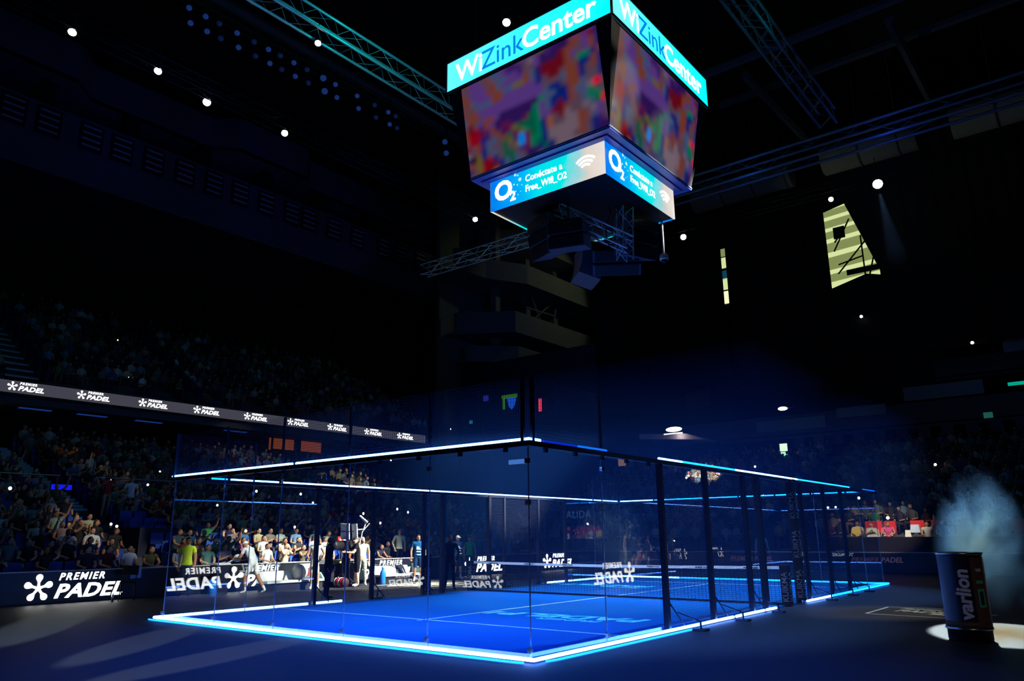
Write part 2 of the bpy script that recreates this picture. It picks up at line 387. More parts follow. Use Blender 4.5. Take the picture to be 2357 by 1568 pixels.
# far stand, with a walkway and VIP boxes
FN, FY0 = 20, 18.6
mb = MB()
for i in range(FN):
    z = 1.0 + 0.3 * i
    mb.box((1.5, FY0 + 0.85 * i + 0.425, z / 2), (41, 0.85, z))
structure('stand_far', mb, M_conc)
mb = MB()
mb.box((6, 37.0, 9.3), (44, 0.5, 1.5)); mb.box((6, 40.0, 12.6), (44, 0.5, 1.3)); mb.box((10, 39, 8.5), (44, 4.5, 0.3)); mb.box((10, 42, 11.9), (44, 4.5, 0.3))
structure('gallery_far', mb, M_fas)
mb = MB()   # ragged light panels on the far gallery fronts
for (x0, z, wd, h) in ((-9, 9.35, 5, 0.8), (-3.2, 9.8, 3.2, 0.7), (1.2, 10.6, 4.6, 0.9), (7.2, 13.0, 7.5, 0.9), (16, 13.2, 8, 0.8)):
    mb.box((x0 + wd / 2, 36.6, z), (wd, 0.1, h))
tag(mb.build('gallery_panel', mat('far_panel', L((96, 110, 120)), 0.8)), kind='structure')
mb = MB()
for k in range(16): mb.box((-6 + 1.35 * k, 36.68, 8.05), (0.7, 0.08, 0.75))
tag(mb.build('gallery_number_panel', mat('far_panel_dim', L((62, 64, 84)), 0.8)), kind='structure')
# tall black drapes hiding the far end of the hall
cur = thing('curtain', (0, 36.0, 0), 'tall black drape hanging across the far end behind the scoreboard', 'curtain')
def drape(x0, x1, zb, zt, y=0.0):
    n = int((x1 - x0) * 3); vs = []; fs = []
    for i in range(n + 1):
        x = x0 + (x1 - x0) * i / n; d = 0.14 * math.sin(i * 2.1) + 0.05 * math.sin(i * 0.7)
        vs += [(x, y + d, zb), (x, y + d, zt)]
    for i in range(n): fs.append((2 * i, 2 * i + 2, 2 * i + 3, 2 * i + 1))
    m = MB(); m.add(vs, fs, 0, True); return m
drape(-22.1, -10.35, 13.2, 30).build('drape', M_curt, cur)
drape(-10.05, -2.4, 13.2, 30).build('drape', M_curt, cur)
drape(0.9, 26, 13.2, 30).build('drape', M_curt, cur)
m = MB(); m.prism([(-2.4, 0.1, 24.6), (-0.9, 0.1, 24.9), (1.0, 0.1, 19.0), (1.0, 0.1, 30), (-2.4, 0.1, 30)], (0, 0.1, 0)); m.prism([(-2.4, 0.1, 13.2), (1.0, 0.1, 13.2), (1.0, 0.1, 19.0), (0.0, 0.1, 19.3), (-2.4, 0.1, 18.7)], (0, 0.1, 0))
m.build('drape', M_curt, cur)

# lit corridor seen through the gaps in the drapes
E_corr = emat('corridor_light', (214, 226, 160), 1.0)
E_corrd = emat('corridor_light_dim', (150, 165, 100), 0.7)
structure('wall_corridor', MB().box((-5.5, 39.15, 20), (16, 0.4, 36)), M_blackm)
wn = thing('corridor_opening', (-0.8, 38.2, 22), 'triangular bright opening between the far drapes showing steel beams', 'window')
MB().box((-0.2, 0.5, 1.4), (5, 0.1, 10.2)).build('lit_wall', E_corrd, wn)
for k, (z, h) in enumerate(((-2.3, 0.7), (-3.3, 0.18), (-1.15, 0.3), (0.2, 0.35), (1.3, 0.3), (2.2, 0.25), (3.1, 0.25), (3.9, 0.2))):
    MB().box((-0.2, 0.35, z), (5, 0.1, h), rot=Matrix.Rotation(-0.06, 3, 'Y')).build('lit_strip', E_corr, wn)
b = MB()
for (p, q) in (((-1.6, -1.6), (0.9, 0.9)), ((-1.7, 0.2), (-0.4, 2.5)), ((-1.5, -0.9), (0.2, -0.6)), ((0.25, -2.4), (0.25, 1.0)), ((-0.9, 1.6), (-1.6, 0.9)), ((0.4, -2.6), (1.2, 0))):
    b.tube((p[0], 0.1, p[1]), (q[0], 0.1, q[1]), 0.06, 5)
b.box((-1.2, 0.1, 1.6), (0.8, 0.1, 0.9)); b.box((-0.2, 0.1, -2.95), (5, 0.1, 0.28)); b.box((0.1, 0.1, -1.65), (2.2, 0.1, 0.4))
b.build('steel_beam', M_blackm, wn)
wn = thing('corridor_slit', (-11.35, 38.85, 22.05), 'narrow yellow strip of light between two far drapes', 'window')
for (z, h, mm) in ((1.5, 0.95, E_corr), (0.42, 0.82, emat('corridor_blue', (20, 90, 120), 0.5)), (-0.35, 1.0, E_corr), (-1.5, 1.1, emat('corridor_bright', (235, 240, 185), 1.3)), (2.4, 0.7, E_corrd)):
    MB().box((-0.02, 0, z), (0.42, 0.05, h * 0.96)).build('lit_strip', mm, wn)
# ---------------------------------------------------------------- court: turf, lines, prints, net, glass enclosure
YN, YF, XW, GB, GT = -10.0, 9.46, 5.0, 0.025, 2.97
NETY, SV1, SV2 = 0.15, -7.05, 7.1
turf = thing('court_turf', (0, 0, 0), 'blue padel court turf with white service lines', 'court')
MB().box((0, (YN + YF) / 2, 0.012), (10.0, YF - YN, 0.024)).build('turf_carpet', M_turf, turf)
for (c, d) in (((0, SV1), (10, 0.05)), ((0, SV2), (10, 0.05)), ((0, (SV1 - 0.2 + NETY) / 2), (0.05, NETY - SV1 + 0.2)), ((0, (SV2 + 0.2 + NETY) / 2), (0.05, SV2 + 0.2 - NETY))):
    MB().box((c[0], c[1], 0.027), (d[0], d[1], 0.006)).build('court_line', M_line, turf)
# prints on the turf, written to be read from the left side of the court
def turf_print(body, x, y, ang, size, bold=0.02, sx=1.0, shear=0.15):
    d = Vector((math.cos(ang), math.sin(ang), 0)); u = Vector((-d.y, d.x, 0))
    t = text('turf_lettering', body, M_cyanprint, size, frame((x, y, 0.026), d, u), turf, shear, bold, 0.002, 'LEFT', 1.0, sx)
    return t
turf_print('PREMIER', 3.25, -5.30, PI + 0.06, 0.36, 0.02, 1.1)
turf_print('PADEL', 3.95, -4.55, PI + 0.06, 0.85, 0.03, 1.15)
turf_print('-', 1.75, -5.0, PI + 0.06, 0.6, 0.05)
turf_print('P1', 1.0, -4.75, PI + 0.06, 0.75, 0.03, 1.3)
turf_print('PREMIER', -1.0, 3.95, PI, 0.36, 0.02, 1.1); turf_print('PADEL', -0.9, 4.75, PI, 0.85, 0.03, 1.2); turf_print('P1', -3.9, 4.6, PI, 0.75, 0.03, 1.3)

M_padtxt = mat('pad_lettering', L((112, 114, 124)), 0.7)
net = thing('padel_net', (0, NETY, 0), 'dark padel net with white top band across the blue court', 'net')
tape = MB(); nseg = 16
for k in range(nseg):
    x0, x1 = -4.95 + 9.9 * k / nseg, -4.95 + 9.9 * (k + 1) / nseg
    z = lambda x: 0.88 + 0.04 * (abs(x) / 5) ** 1.5
    tape.prism([(x0, -0.02, z(x0) - 0.07), (x1, -0.02, z(x1) - 0.07), (x1, -0.02, z(x1)), (x0, -0.02, z(x0))], (0, 0.04, 0))
tape.build('net_band', M_white, net)
for k, xx in enumerate((-4.3, -2.9, -1.5, -0.1, 1.3, 2.7, 4.0)):
    text('band_lettering', 'PREMIER PADEL', M_black, 0.055, frame((xx, -0.024, 0.835 + 0.02 * (abs(xx) / 5) ** 1.5), (1, 0, 0), (0, 0, 1)), net, 0.1, 0.01, 0.001)
nm = MB()
for k in range(0, 100): nm.box((-4.95 + 0.1 * k, 0, 0.42), (0.005, 0.005, 0.82))
for k in range(0, 18): nm.box((0, 0, 0.03 + 0.046 * k), (9.9, 0.005, 0.005))
tag(nm.build('net_mesh', M_blackm, net), kind='stuff')
MB().box((0, 0, 0.045), (9.9, 0.03, 0.05)).build('bottom_band', M_blackm, net)
for sx in (-1, 1):
    p = MB().box((sx * 5.03, 0, 0.48), (0.2, 0.2, 0.92)).build('net_post', M_pad, net)
    for (dx, dy, wx) in ((0, -1, (1, 0, 0)), (1, 0, (0, 1, 0)), ):
        text('post_lettering', 'KUIKMA', M_padtxt, 0.2, frame((sx * 5.03 + dx * 0.103 + (0.07 if dx == 0 else 0), dy * 0.103 + (0.07 if dx else 0), 0.1), (0, 0, 1), (-wx[0], -wx[1], 0)), p, 0, 0.01, 0.002, 'LEFT', 1.0, 0.92)

M_padtxt = mat('pad_lettering', L((112, 114, 124)), 0.7)
enc = thing('court_enclosure', (0, 0, 0), 'glass and steel mesh enclosure of the padel court with glowing tubes', 'court enclosure')
TH = 0.012
def glass_panel(c, d): MB().box(c, d).build('glass_panel', M_glass, enc)
zc, zh = (GB + GT) / 2, GT - GB
GAP = 0.012
for k in range(5):
    for yy in (YN, YF): glass_panel((-4 + 2 * k, yy, zc), (2 - GAP, TH, zh))
for xx in (-XW, XW):
    for yy in (YN + 1, YN + 3, YF - 1, YF - 3): glass_panel((xx, yy, zc), (TH, 2 - GAP, zh))
# ground edges between the panes, paled to stand in for tube light, with small clamp plates
eme = MB().box((0, 0, 0), (0.012, 0.016, zh)).mesh('glass_edge_strip', M_gedge)
for yy in (YN, YF):
    for k in range(0, 6): share('glass_edge_strip', eme, enc, (-5 + 2 * k, yy, zc))
for xx in (-XW, XW):
    for yy in (YN + 2, YF - 2): share('glass_edge_strip', eme, enc, (xx, yy, zc), (0, 0, PI / 2))
cm = MB().box((0, 0, 0), (0.07, 0.05, 0.07)).mesh('clamp_plate', M_chrome)
for z in (0.14, 2.15, 2.75):
    for k in range(0, 6): share('clamp_plate', cm, enc, (-5 + 2 * k, YN - 0.02, z)) if z != 2.15 or k % 2 else None
    for yy in (YN + 2,): share('clamp_plate', cm, enc, (XW + 0.02, yy, z), (0, 0, PI / 2)); share('clamp_plate', cm, enc, (-XW - 0.02, yy, z), (0, 0, PI / 2))
# base kerb and top rail
kerb = MB()
for yy, s in ((YN, -1), (YF, 1)): kerb.box((0, yy + s * 0.02, 0.012), (10.1, 0.06, 0.024))
for xx, s in ((-XW, -1), (XW, 1)):
    for (a, b) in ((YN, -1.1), (1.3, YF)): kerb.box((xx + s * 0.02, (a + b) / 2, 0.012), (0.06, b - a, 0.024))
kerb.build('base_kerb', M_steel, enc)
for yy, s in ((YN, -1), (YF, 1)): MB().box((0, yy + s * 0.04, 3.0), (10.2, 0.1, 0.08)).build('top_rail', M_steel, enc)
for xx, s in ((-XW, -1), (XW, 1)): MB().box((xx + s * 0.04, (YN + YF) / 2, 3.0), (0.1, YF - YN, 0.08)).build('top_rail', M_steel, enc)
br = MB().box((0, 0, 0), (0.05, 0.06, 0.06)).mesh('rail_bracket', M_steel)
for k in range(11): share('rail_bracket', br, enc, (-4.6 + 0.92 * k, YN - 0.03, 2.93))
for k in range(5): share('rail_bracket', br, enc, (XW + 0.03, YN + 0.4 + 0.8 * k, 2.93))
# posts
POSTS = [-6.0, -4.05, -2.05, -1.22, 1.0, 1.8, 3.75, 5.46]
for xx in (-XW, XW):
    s = 1 if xx > 0 else -1
    for yp in POSTS:
        wd = 0.13 if yp in (-1.22, 1.0) else 0.1
        MB().box((xx + s * 0.03, yp, 1.52), (wd, wd * 0.9, 3.0)).build('steel_post', M_steel, enc)
        if abs(yp) > 1.5:
            g = MB(); g.tube((xx + s * 0.05, yp, 0.55), (xx + s * 0.1, yp + 0.55, 0.05), 0.014)
            g.tube((xx + s * 0.08, yp + 0.3, 0.32), (xx + s * 0.4, yp + 0.55, 0.16), 0.012); g.tube((xx + s * 0.4, yp + 0.55, 0.16), (xx + s * 0.4, yp + 0.55, 0.03), 0.02)
            g.box((xx + s * 0.4, yp + 0.55, 0.02), (0.25, 0.2, 0.04)); g.build('post_stay', M_steel, enc)
for (px, py, z1) in ((5.06, 1.0, 3.0), (-4.98, -1.95, 1.12)):
    pd = MB().box((px + (0.03 if px > 0 else 0.02), py, z1 / 2 + 0.06), (0.17, 0.17, z1 - 0.06)).build('post_pad', M_pad, enc)
    for kz in range(int(z1 / 0.98)):
        for (ox, oy, ux) in ((0.07, -0.09, (-1, 0, 0)), (0.09, 0.07, (0, -1, 0))):
            text('post_lettering', 'KUIKMA', M_padtxt, 0.2, frame((px + ox + (0.03 if px > 0 else 0.02), py + oy, 0.14 + 0.95 * kz), (0, 0, 1), ux), pd, 0, 0.01, 0.002, 'LEFT', 1.0, 0.9)
# corner masts and the wire mesh above the glass
for (xx, yy) in ((5.02, -10.03), (-5.02, -10.03), (5.02, 9.49), (-5.02, 9.49)):
    for o2 in (-0.05, 0.05):
        MB().box((xx + (o2 if yy < 0 else -o2), yy + (o2 * (1 if xx > 0 else -1)), 3.5), (0.05, 0.05, 1.04)).build('mesh_mast', M_steel, enc)
for (xx, yy) in ((-3, -10.02), (-1, -10.02), (1, -10.02), (3, -10.02), (5.02, -8), (-5.02, -8), (-3, 9.48), (-1, 9.48), (1, 9.48), (3, 9.48), (5.02, 7.46), (-5.02, 7.46)):
    MB().box((xx, yy, 3.5), (0.035, 0.035, 1.0)).build('mesh_mast', M_steel, enc)
M_wire = mat('mesh_wire', L((60, 66, 84)), 0.4, 0.5)
def wire_panel(a, b, z0, z1, step=0.05, r=0.0035):
    a, b = Vector(a), Vector(b); ln = (b - a).length; d = (b - a).normalized(); m = MB(); ang = math.atan2(d.y, d.x)
    n = int(ln / step)
    for k in range(n + 1):
        p = a + d * (k * ln / n); m.box((p.x, p.y, (z0 + z1) / 2), (r, r, z1 - z0), ang)
    n = int((z1 - z0) / step)
    for k in range(n + 1):
        p = (a + b) / 2; m.box((p.x, p.y, z0 + k * (z1 - z0) / n), (ln, r, r), ang)
    tag(m.build('wire_mesh', M_wire, enc), kind='stuff')
for k in range(5): wire_panel((-5 + 2 * k, -10.02, 0), (-3 + 2 * k, -10.02, 0), 3.04, 4.0); wire_panel((-5 + 2 * k, 9.48, 0), (-3 + 2 * k, 9.48, 0), 3.04, 4.0)
for xx in (-5.02, 5.02):
    wire_panel((xx, -10, 0), (xx, -8, 0), 3.04, 4.0); wire_panel((xx, 7.46, 0), (xx, 9.46, 0), 3.04, 4.0)
    for a, b in ((-6, -4.05), (-4.05, -2.05), (-2.05, -1.22), (1.0, 1.8), (1.8, 3.75), (3.75, 5.46)): wire_panel((xx, a, 0), (xx, b, 0), 0.1, 2.94)
# glowing tubes: along the foot of the walls and on the top rail
def tube_led(name, a, b, r, m): MB().tube(a, b, r, 8, 0).build(name, m, enc)
FO, TO, RB, RT = 0.13, 0.06, 0.027, 0.024
tube_led('foot_tube', (5 + FO, YN - FO, 0.05), (-5 - FO, YN - FO, 0.05), RB, E_white)
tube_led('foot_tube', (5 + FO + 0.02, YN - FO, 0.05), (5 + FO, -5.75, 0.05), RB, E_whitecool)
for (a, b, m) in ((-5.7, -5.2, E_whitecool), (-5.15, -4.7, E_whitecool), (-4.65, -3.35, E_white), (-3.2, -1.65, E_white), (-1.5, -0.92, E_white), (1.25, 2.3, E_white), (2.4, 3.25, E_white), (3.25, 4.25, E_cyan), (4.35, 6.3, E_cyan), (6.35, 9.5, E_cyan)):
    tube_led('foot_tube', (5 + FO, a, 0.05), (5 + FO, b, 0.05), RB, m)
tube_led('foot_tube', (-5 - FO, YN - FO, 0.05), (-5 - FO, -6.1, 0.05), RB, E_white)
tube_led('foot_tube', (-5 - FO, -5.9, 0.05), (-5 - FO, -5.0, 0.05), RB, E_white)
for (a, b, m) in ((4.4, 5.2, E_white), (5.25, 5.5, E_white), (5.6, 9.46, E_whitecool)): tube_led('foot_tube', (-5 - FO, a, 0.05), (-5 - FO, b, 0.05), RB, m)
tube_led('foot_tube', (-5 - FO, YF + FO, 0.05), (-2.5, YF + FO, 0.05), RB, E_whitecool); tube_led('foot_tube', (-2.5, YF + FO, 0.05), (5 + FO, YF + FO, 0.05), RB, E_cyan)
# slim second line of light on the outer lip of the base
for k, (a, b) in enumerate((((4.75, YN - 0.25, 0.02), (-4.1, YN - 0.25, 0.02)), ((-4.15, YN - 0.25, 0.02), (-5.12, YN - 0.25, 0.02)))): tube_led('lip_tube', a, b, 0.014, E_cyan)
tube_led('lip_tube', (5.25, YN + 0.3, 0.02), (5.25, -5.3, 0.02), 0.014, E_cyan)
tube_led('lip_tube', (4.75, YN - 0.25, 0.02), (5.05, YN - 0.23, 0.02), 0.012, E_cyan); tube_led('lip_tube', (5.25, YN + 0.3, 0.02), (5.22, YN + 0.05, 0.02), 0.012, E_cyan)
ZT = 3.06
tube_led('top_tube', (5 + TO, YN - TO, ZT), (-0.5, YN - TO, ZT), RT, E_whitecool); tube_led('top_tube', (-0.62, YN - TO, ZT), (-5 - TO, YN - TO, ZT), RT, E_whitecool)
tube_led('top_tube', (5 + TO, YN - TO, ZT), (5 + TO, YN + 0.22, ZT), RT, E_whitecool)
tube_led('top_tube', (5 + TO, YN + 0.3, ZT), (5 + TO, YN + 1.2, ZT), RT * 0.7, E_blued); tube_led('top_tube', (5 + TO, YN + 1.25, ZT), (5 + TO, YN + 2.1, ZT), RT * 0.8, E_blue)
for (a, b, m) in ((-6.05, -5.1, E_whitecool), (-5.05, -2.5, E_cyan), (-2.5, 1.6, E_white), (1.6, 6.4, E_cyan), (8.0, 9.5, E_blue)): tube_led('top_tube', (5 + TO, a, ZT), (5 + TO, b, ZT), RT, m)
for (a, b, m) in ((-9.1, -8.7, E_cyan), (-8.6, -6.9, E_whitecool), (-6.9, 6.5, E_white), (6.5, 9.4, E_whitecool)): tube_led('top_tube', (-5 - TO, a, ZT), (-5 - TO, b, ZT), RT, m)
xs = [-5.0, -3.4, -1.2, 0.2, 1.6, 2.9, 4.1, 4.9]
for k in range(7): tube_led('top_tube', (xs[k] + 0.03, YF + TO, ZT), (xs[k + 1] - 0.05, YF + TO, ZT), RT, E_whitecool if k == 0 else E_cyan)
# ---------------------------------------------------------------- perimeter boards with lit emblem
def ad_board(loc, rz, length, label, lit=True, off=1.3, H=0.7, grp='perimeter advertising boards'):
    """board standing on the floor; local x runs along it, it faces local -y"""
    t = thing('advertising_board', loc, label, 'board', rz, grp)
    hb = 0.86 if H > 0.5 else 0.6
    MB().box((length / 2, 0.06, hb / 2 + 0.01), (length - 0.01, 0.12, hb - 0.06)).build('board_face', M_board, t)
    MB().box((length / 2, 0.06, hb), (length - 0.01, 0.16, 0.03)).build('top_trim', M_boardtop, t)
    MB().box((length / 2, 0.06, 0.02), (length - 0.01, 0.2, 0.04)).build('base_foot', M_black, t)
    if lit: logo(t, (off, -0.006, 0.1), (1, 0, 0), (0, 0, 1), H, E_logo)
    return t
P = 5.87
left_lab = {-1: 'dark emblem board at the left stand, outside the frame, mirrored in glass', 0: 'dark board with big white tournament emblem, nearest board in front of the left stand',
            1: 'dark board with white emblem behind the player in the white cap', 2: 'dark board with white emblem behind the two men in blue shirts', 3: 'dark board behind the far end of the net', 4: 'last dark board of the left row, small white emblem beyond the net'}
for k in range(-1, 5):
    ad_board((-11.7, -10.38 + P * k - 1.3, 0), PI / 2, P if k < 4 else 4.6, left_lab[k])
ad_board((12.05, 5.32 + 1.3, 0), -PI / 2, P, 'dark board with white emblem right of the court, seen mirrored in the side glass')
ad_board((12.05, 5.32 + 1.3 - P, 0), -PI / 2, P, 'plain dark board right of the court nearest the giant can', False)
ad_board((12.05, 5.32 + 1.3 + P, 0), -PI / 2, P, 'plain dark board right of the court towards the far end', False)
ad_board((-3.87 + 0.3, -20.35 - 0.08, 0), math.atan2(0.25, -0.97), 2.2, 'small emblem board near the camera, mirrored in the end glass by the net', True, 0.32, 0.38)
ad_board((-7.36 + 0.04, -20.37 - 0.3, 0), math.atan2(0.99, -0.13), 2.3, 'small emblem board near the camera, mirrored beside the blue shirted man', True, 0.32, 0.4)
E_dim = emat('lit_dim_mauve', (150, 120, 165), 0.14)
for k, x0 in enumerate((-10.0, -4.4, 1.2, 6.8)):
    t = ad_board((x0, 17.7, 0), 0, 5.5, f'unlit dark board at the far end of the court, {words_[k]} from the left', False)
    if k in (1, 2): text('board_lettering', 'PREMIER PADEL', E_dim, 0.3, frame((0.6, -0.006, 0.45), (1, 0, 0), (0, 0, 1)), t, 0.25, 0.02)

# ---------------------------------------------------------------- ribbon board under the upper stand
rib = thing('ribbon_board', (-29.85, 4.3, 8.98), 'long grey ribbon board with repeated white emblems on the left stand', 'ribbon board')
MB().box((-0.15, 0, 0), (0.3, 37.2, 0.56)).build('ribbon_face', mat('ribbon_face_lit', emit=L((74, 74, 86)), strength=0.75), rib)
MB().box((-0.35, 0, -0.34), (0.5, 37.2, 0.1)).build('ribbon_base', M_black, rib)
for yv in (-12.3, -9.0, -5.75, -2.55, 0.65, 3.85, 7.15, 10.3, 13.5, 16.75, 19.9, 21.7):
    if yv > 21: continue
    logo(rib, (0.006, yv - 4.3, -0.2), (0, 1, 0), (0, 0, 1), 0.44, E_logo_s)
# short lamps under the ribbon and a lit suite window
for k, yv in enumerate((-3.9, -1.1, 2.0, 7.5)):
    t = thing('ceiling_light', (-31.2, yv, 8.2), f'dim blue strip light under the ribbon board, {words_[k]} from the left', 'light', 0, 'strip lights under the ribbon board')
    MB().box((0, 0, 0), (0.3, 1.5, 0.06)).build('diffuser', emat('dim_blue_strip', (30, 75, 170), 0.4), t)
    MB().box((0, 0, 0.06), (0.36, 1.56, 0.06)).build('housing', M_black, t)
wn = thing('suite_window', (-31.9, 12.9, 8.05), 'orange lit suite window with dark heads under the ribbon board', 'window')
MB().box((-0.5, 0, 0), (0.1, 4.2, 1.25)).build('lit_interior', emat('suite_orange', (172, 84, 46), 0.33), wn)
for (yy, wd) in ((-2.15, 0.1), (-0.15, 0.5), (2.15, 0.1)): MB().box((-0.1, yy, 0), (0.12, wd, 1.3)).build('window_mullion', M_blackm, wn)
MB().box((-0.1, 0, -0.68), (0.12, 4.4, 0.14)).build('window_sill', M_blackm, wn); MB().box((-0.1, 0, 0.68), (0.12, 4.4, 0.12)).build('window_head', M_blackm, wn)
structure('wall_suite', MB().box((-33.2, 4, 7.6), (0.4, 40, 1.9)), M_blackm)
wn = thing('doorway_lights', (-30.6, -6.75, 7.25), 'bright doorway with a yellow strip light at the left edge', 'doorway')
MB().box((-0.3, 0.35, 0.3), (0.1, 0.9, 2.2)).build('lit_wall', emat('doorway_olive', (90, 95, 60), 0.5), wn)
MB().box((0, 0.05, -0.55), (0.05, 0.16, 1.0)).build('light_strip', emat('doorway_yellow', (255, 225, 150), 1.6), wn)
gb = MB()
for (dy, dz) in ((0.0, 1.0), (0.0, 0.62), (0.02, 0.4), (0.35, 0.1), (0.05, 0.2)): gb.sphere((0.02, dy, dz), 0.06, 6, 4)
gb.build('lamp_bulb', emat('doorway_bulb', (255, 240, 190), 2.5), wn)

# ---------------------------------------------------------------- hanging scoreboard cube
sb = thing('scoreboard', (-0.2, -0.05, 0), 'hanging scoreboard cube with cyan name band and video screens above the court', 'scoreboard')
def emit_grad(name, stops, strength, axis=0):
    m = bpy.data.materials.new(name); m.use_nodes = True; nt = m.node_tree; b = nt.nodes['Principled BSDF']
    tc = nt.nodes.new('ShaderNodeTexCoord'); sp = nt.nodes.new('ShaderNodeSeparateXYZ'); r = nt.nodes.new('ShaderNodeValToRGB')
    n = nt.nodes.new('ShaderNodeTexNoise'); n.inputs['Scale'].default_value = 2.2; n.inputs['Detail'].default_value = 3
    ad = nt.nodes.new('ShaderNodeMath'); ad.operation = 'MULTIPLY_ADD'; ad.inputs[1].default_value = 0.22
    nt.links.new(tc.outputs['Generated'], sp.inputs[0]); nt.links.new(tc.outputs['Object'], n.inputs['Vector'])
    sb_ = nt.nodes.new('ShaderNodeMath'); sb_.operation = 'SUBTRACT'; sb_.inputs[1].default_value = 0.11
    nt.links.new(n.outputs['Fac'], ad.inputs[0]); nt.links.new(sp.outputs[axis], ad.inputs[2]); nt.links.new(ad.outputs[0], sb_.inputs[0]); nt.links.new(sb_.outputs[0], r.inputs[0])
    el = r.color_ramp.elements
    while len(el) < len(stops): el.new(0.5)
    for e, (p, c) in zip(el, stops): e.position = p; e.color = (*L(c), 1)
    nt.links.new(r.outputs[0], b.inputs['Emission Color']); b.inputs['Emission Strength'].default_value = strength
    b.inputs['Base Color'].default_value = (0.01, 0.01, 0.01, 1); b.inputs['Roughness'].default_value = 0.5
    return m
E_band = emit_grad('name_band', ((0, (96, 240, 255)), (0.6, (40, 240, 255)), (1, (0, 235, 250))), 1.25)
E_o2 = emit_grad('wifi_band', ((0, (0, 120, 245)), (0.22, (0, 165, 255)), (0.45, (0, 225, 240)), (0.66, (0, 235, 235)), (0.76, (160, 215, 222)), (0.86, (226, 214, 202)), (1, (238, 228, 220))), 0.97)
E_zink = emat('band_blue_letter', (0, 140, 245), 0.9)
E_bandw = emat('band_white_letter', (255, 244, 240), 1.6)
E_wifi = emat('wifi_arc', (255, 255, 255), 2.2)
M_cab = mat('scoreboard_cabinet', L((22, 22, 28)), 0.5)
M_soff = mat('scoreboard_soffit', L((66, 92, 180)), 0.45, spec=0.5)
# video picture: coarse grid of colours as seen on the screens
_P = {'k': (12, 10, 20), 'p': (70, 40, 110), 'P': (98, 66, 140), 'q': (52, 28, 92), 'r': (110, 22, 34), 'R': (150, 26, 40), 'o': (128, 66, 52), 'O': (150, 90, 62), 'n': (96, 74, 92),
      'g': (20, 92, 70), 'G': (18, 120, 88), 'b': (22, 40, 120), 'B': (40, 70, 150), 'y': (110, 98, 48), 'w': (124, 104, 118), 's': (74, 90, 128), 'm': (100, 30, 80), 'c': (30, 150, 255), 'F': (255, 30, 60)}
_rows = ['noPPnnsPPppnPPnyppqqPPrPq', 'nnPPnossPpppnwPqpqqqooPrb', 'onPPPnossPPpnnPqqqroonPob', 'ooPPPoosPPPPosqrrrroPnPob', 'nosPPPoossyyosbrrrronGGbo', 'onnsssooPPPPPPbnrrnoobbob', 'nooPPPPPPPPPPPPnnnsoobnob', 'soonPPPPPPPPPPPsbbnoobnnb',
         'nrnPooPqqqqqqqGssbboosnnb', 'orRpoPqqqqqqqGPsbbbosswFn', 'oRRrpoqmmqqmgGPsbrbonsGnn', 'nRRbpnoqmygggGPPrronnsGGn', 'rnopssnogmyGgGbOnrwnnwsgF', 'wnobsnngypcmgGbOnnwwonwPn', 'bkybnsngnycmGGbwwwwwoosPn', 'ooyrRbnggnpmGgbwwwwwonbpn',
         'bnyRrrbsgsnqqbgbwwwnonbqq', 'onorrObsgsnqqnbqwwwwnnbqq']
def video_mesh():
    g = np.array([[L(_P.get(ch, (60, 40, 60))) for ch in row] for row in _rows])
    UP = 5
    def upsample(a, n, axis):   # smooth interpolation along one axis
        m = a.shape[axis]; t = np.linspace(0, m - 1, (m - 1) * n + 1); i = np.clip(t.astype(int), 0, m - 2); f = t - i
        sh = [1, 1, 1]; sh[axis] = -1; f = f.reshape(sh)
        return np.take(a, i, axis) * (1 - f) + np.take(a, i + 1, axis) * f
    g = upsample(upsample(g, UP, 0), UP, 1)
    for _ in range(2):
        p = np.pad(g, ((1, 1), (1, 1), (0, 0)), 'edge'); g = (p[:-2, 1:-1] + p[2:, 1:-1] + p[1:-1, :-2] + p[1:-1, 2:] + 2 * g) / 6
    lum = g.mean(2, keepdims=True); g = lum + (g - lum) * 1.1
    H_, W_ = g.shape[:2]
    wd, ht, tl = 5.05, 2.98, 0.5
    vs = []; cols = []
    for j in range(H_):
        for i in range(W_):
            u, v = i / (W_ - 1), 1 - j / (H_ - 1)
            vs.append(((u - 0.5) * wd, -2.525 - tl * v, 12.55 + ht * v)); cols.append((*g[j, i], 1))
    fs = [(j * W_ + i + W_, j * W_ + i + W_ + 1, j * W_ + i + 1, j * W_ + i) for j in range(H_ - 1) for i in range(W_ - 1)]
    me = bpy.data.meshes.new('video_screen'); me.from_pydata(vs, [], fs)
    ca = me.color_attributes.new('picture', 'FLOAT_COLOR', 'POINT'); ca.data.foreach_set('color', np.array(cols, 'f').ravel())
    m = bpy.data.materials.new('video_picture'); m.use_nodes = True; nt = m.node_tree; b = nt.nodes['Principled BSDF']
    a = nt.nodes.new('ShaderNodeVertexColor'); a.layer_name = 'picture'
    nt.links.new(a.outputs['Color'], b.inputs['Emission Color']); b.inputs['Emission Strength'].default_value = 0.62; b.inputs['Base Color'].default_value = (0.008, 0.008, 0.01, 1); b.inputs['Roughness'].default_value = 0.5
    me.materials.append(m); return me
vme = video_mesh()
MB().box((0, 0, 14.05), (4.9, 4.9, 2.96), taper=1.19).build('cabinet_core', M_cab, sb)
MB().box((0, 0, 16.05), (6.1, 6.1, 1.15)).build('upper_cabinet', M_cab, sb)
m = MB(); m.box((0, 0, 12.52), (5.06, 5.06, 0.06)); m.box((0, 0, 12.47), (4.6, 4.6, 0.05)); m.build('soffit', M_soff, sb)
MB().box((0, 0, 11.98), (4.12, 4.12, 0.98)).build('lower_cabinet', M_cab, sb)
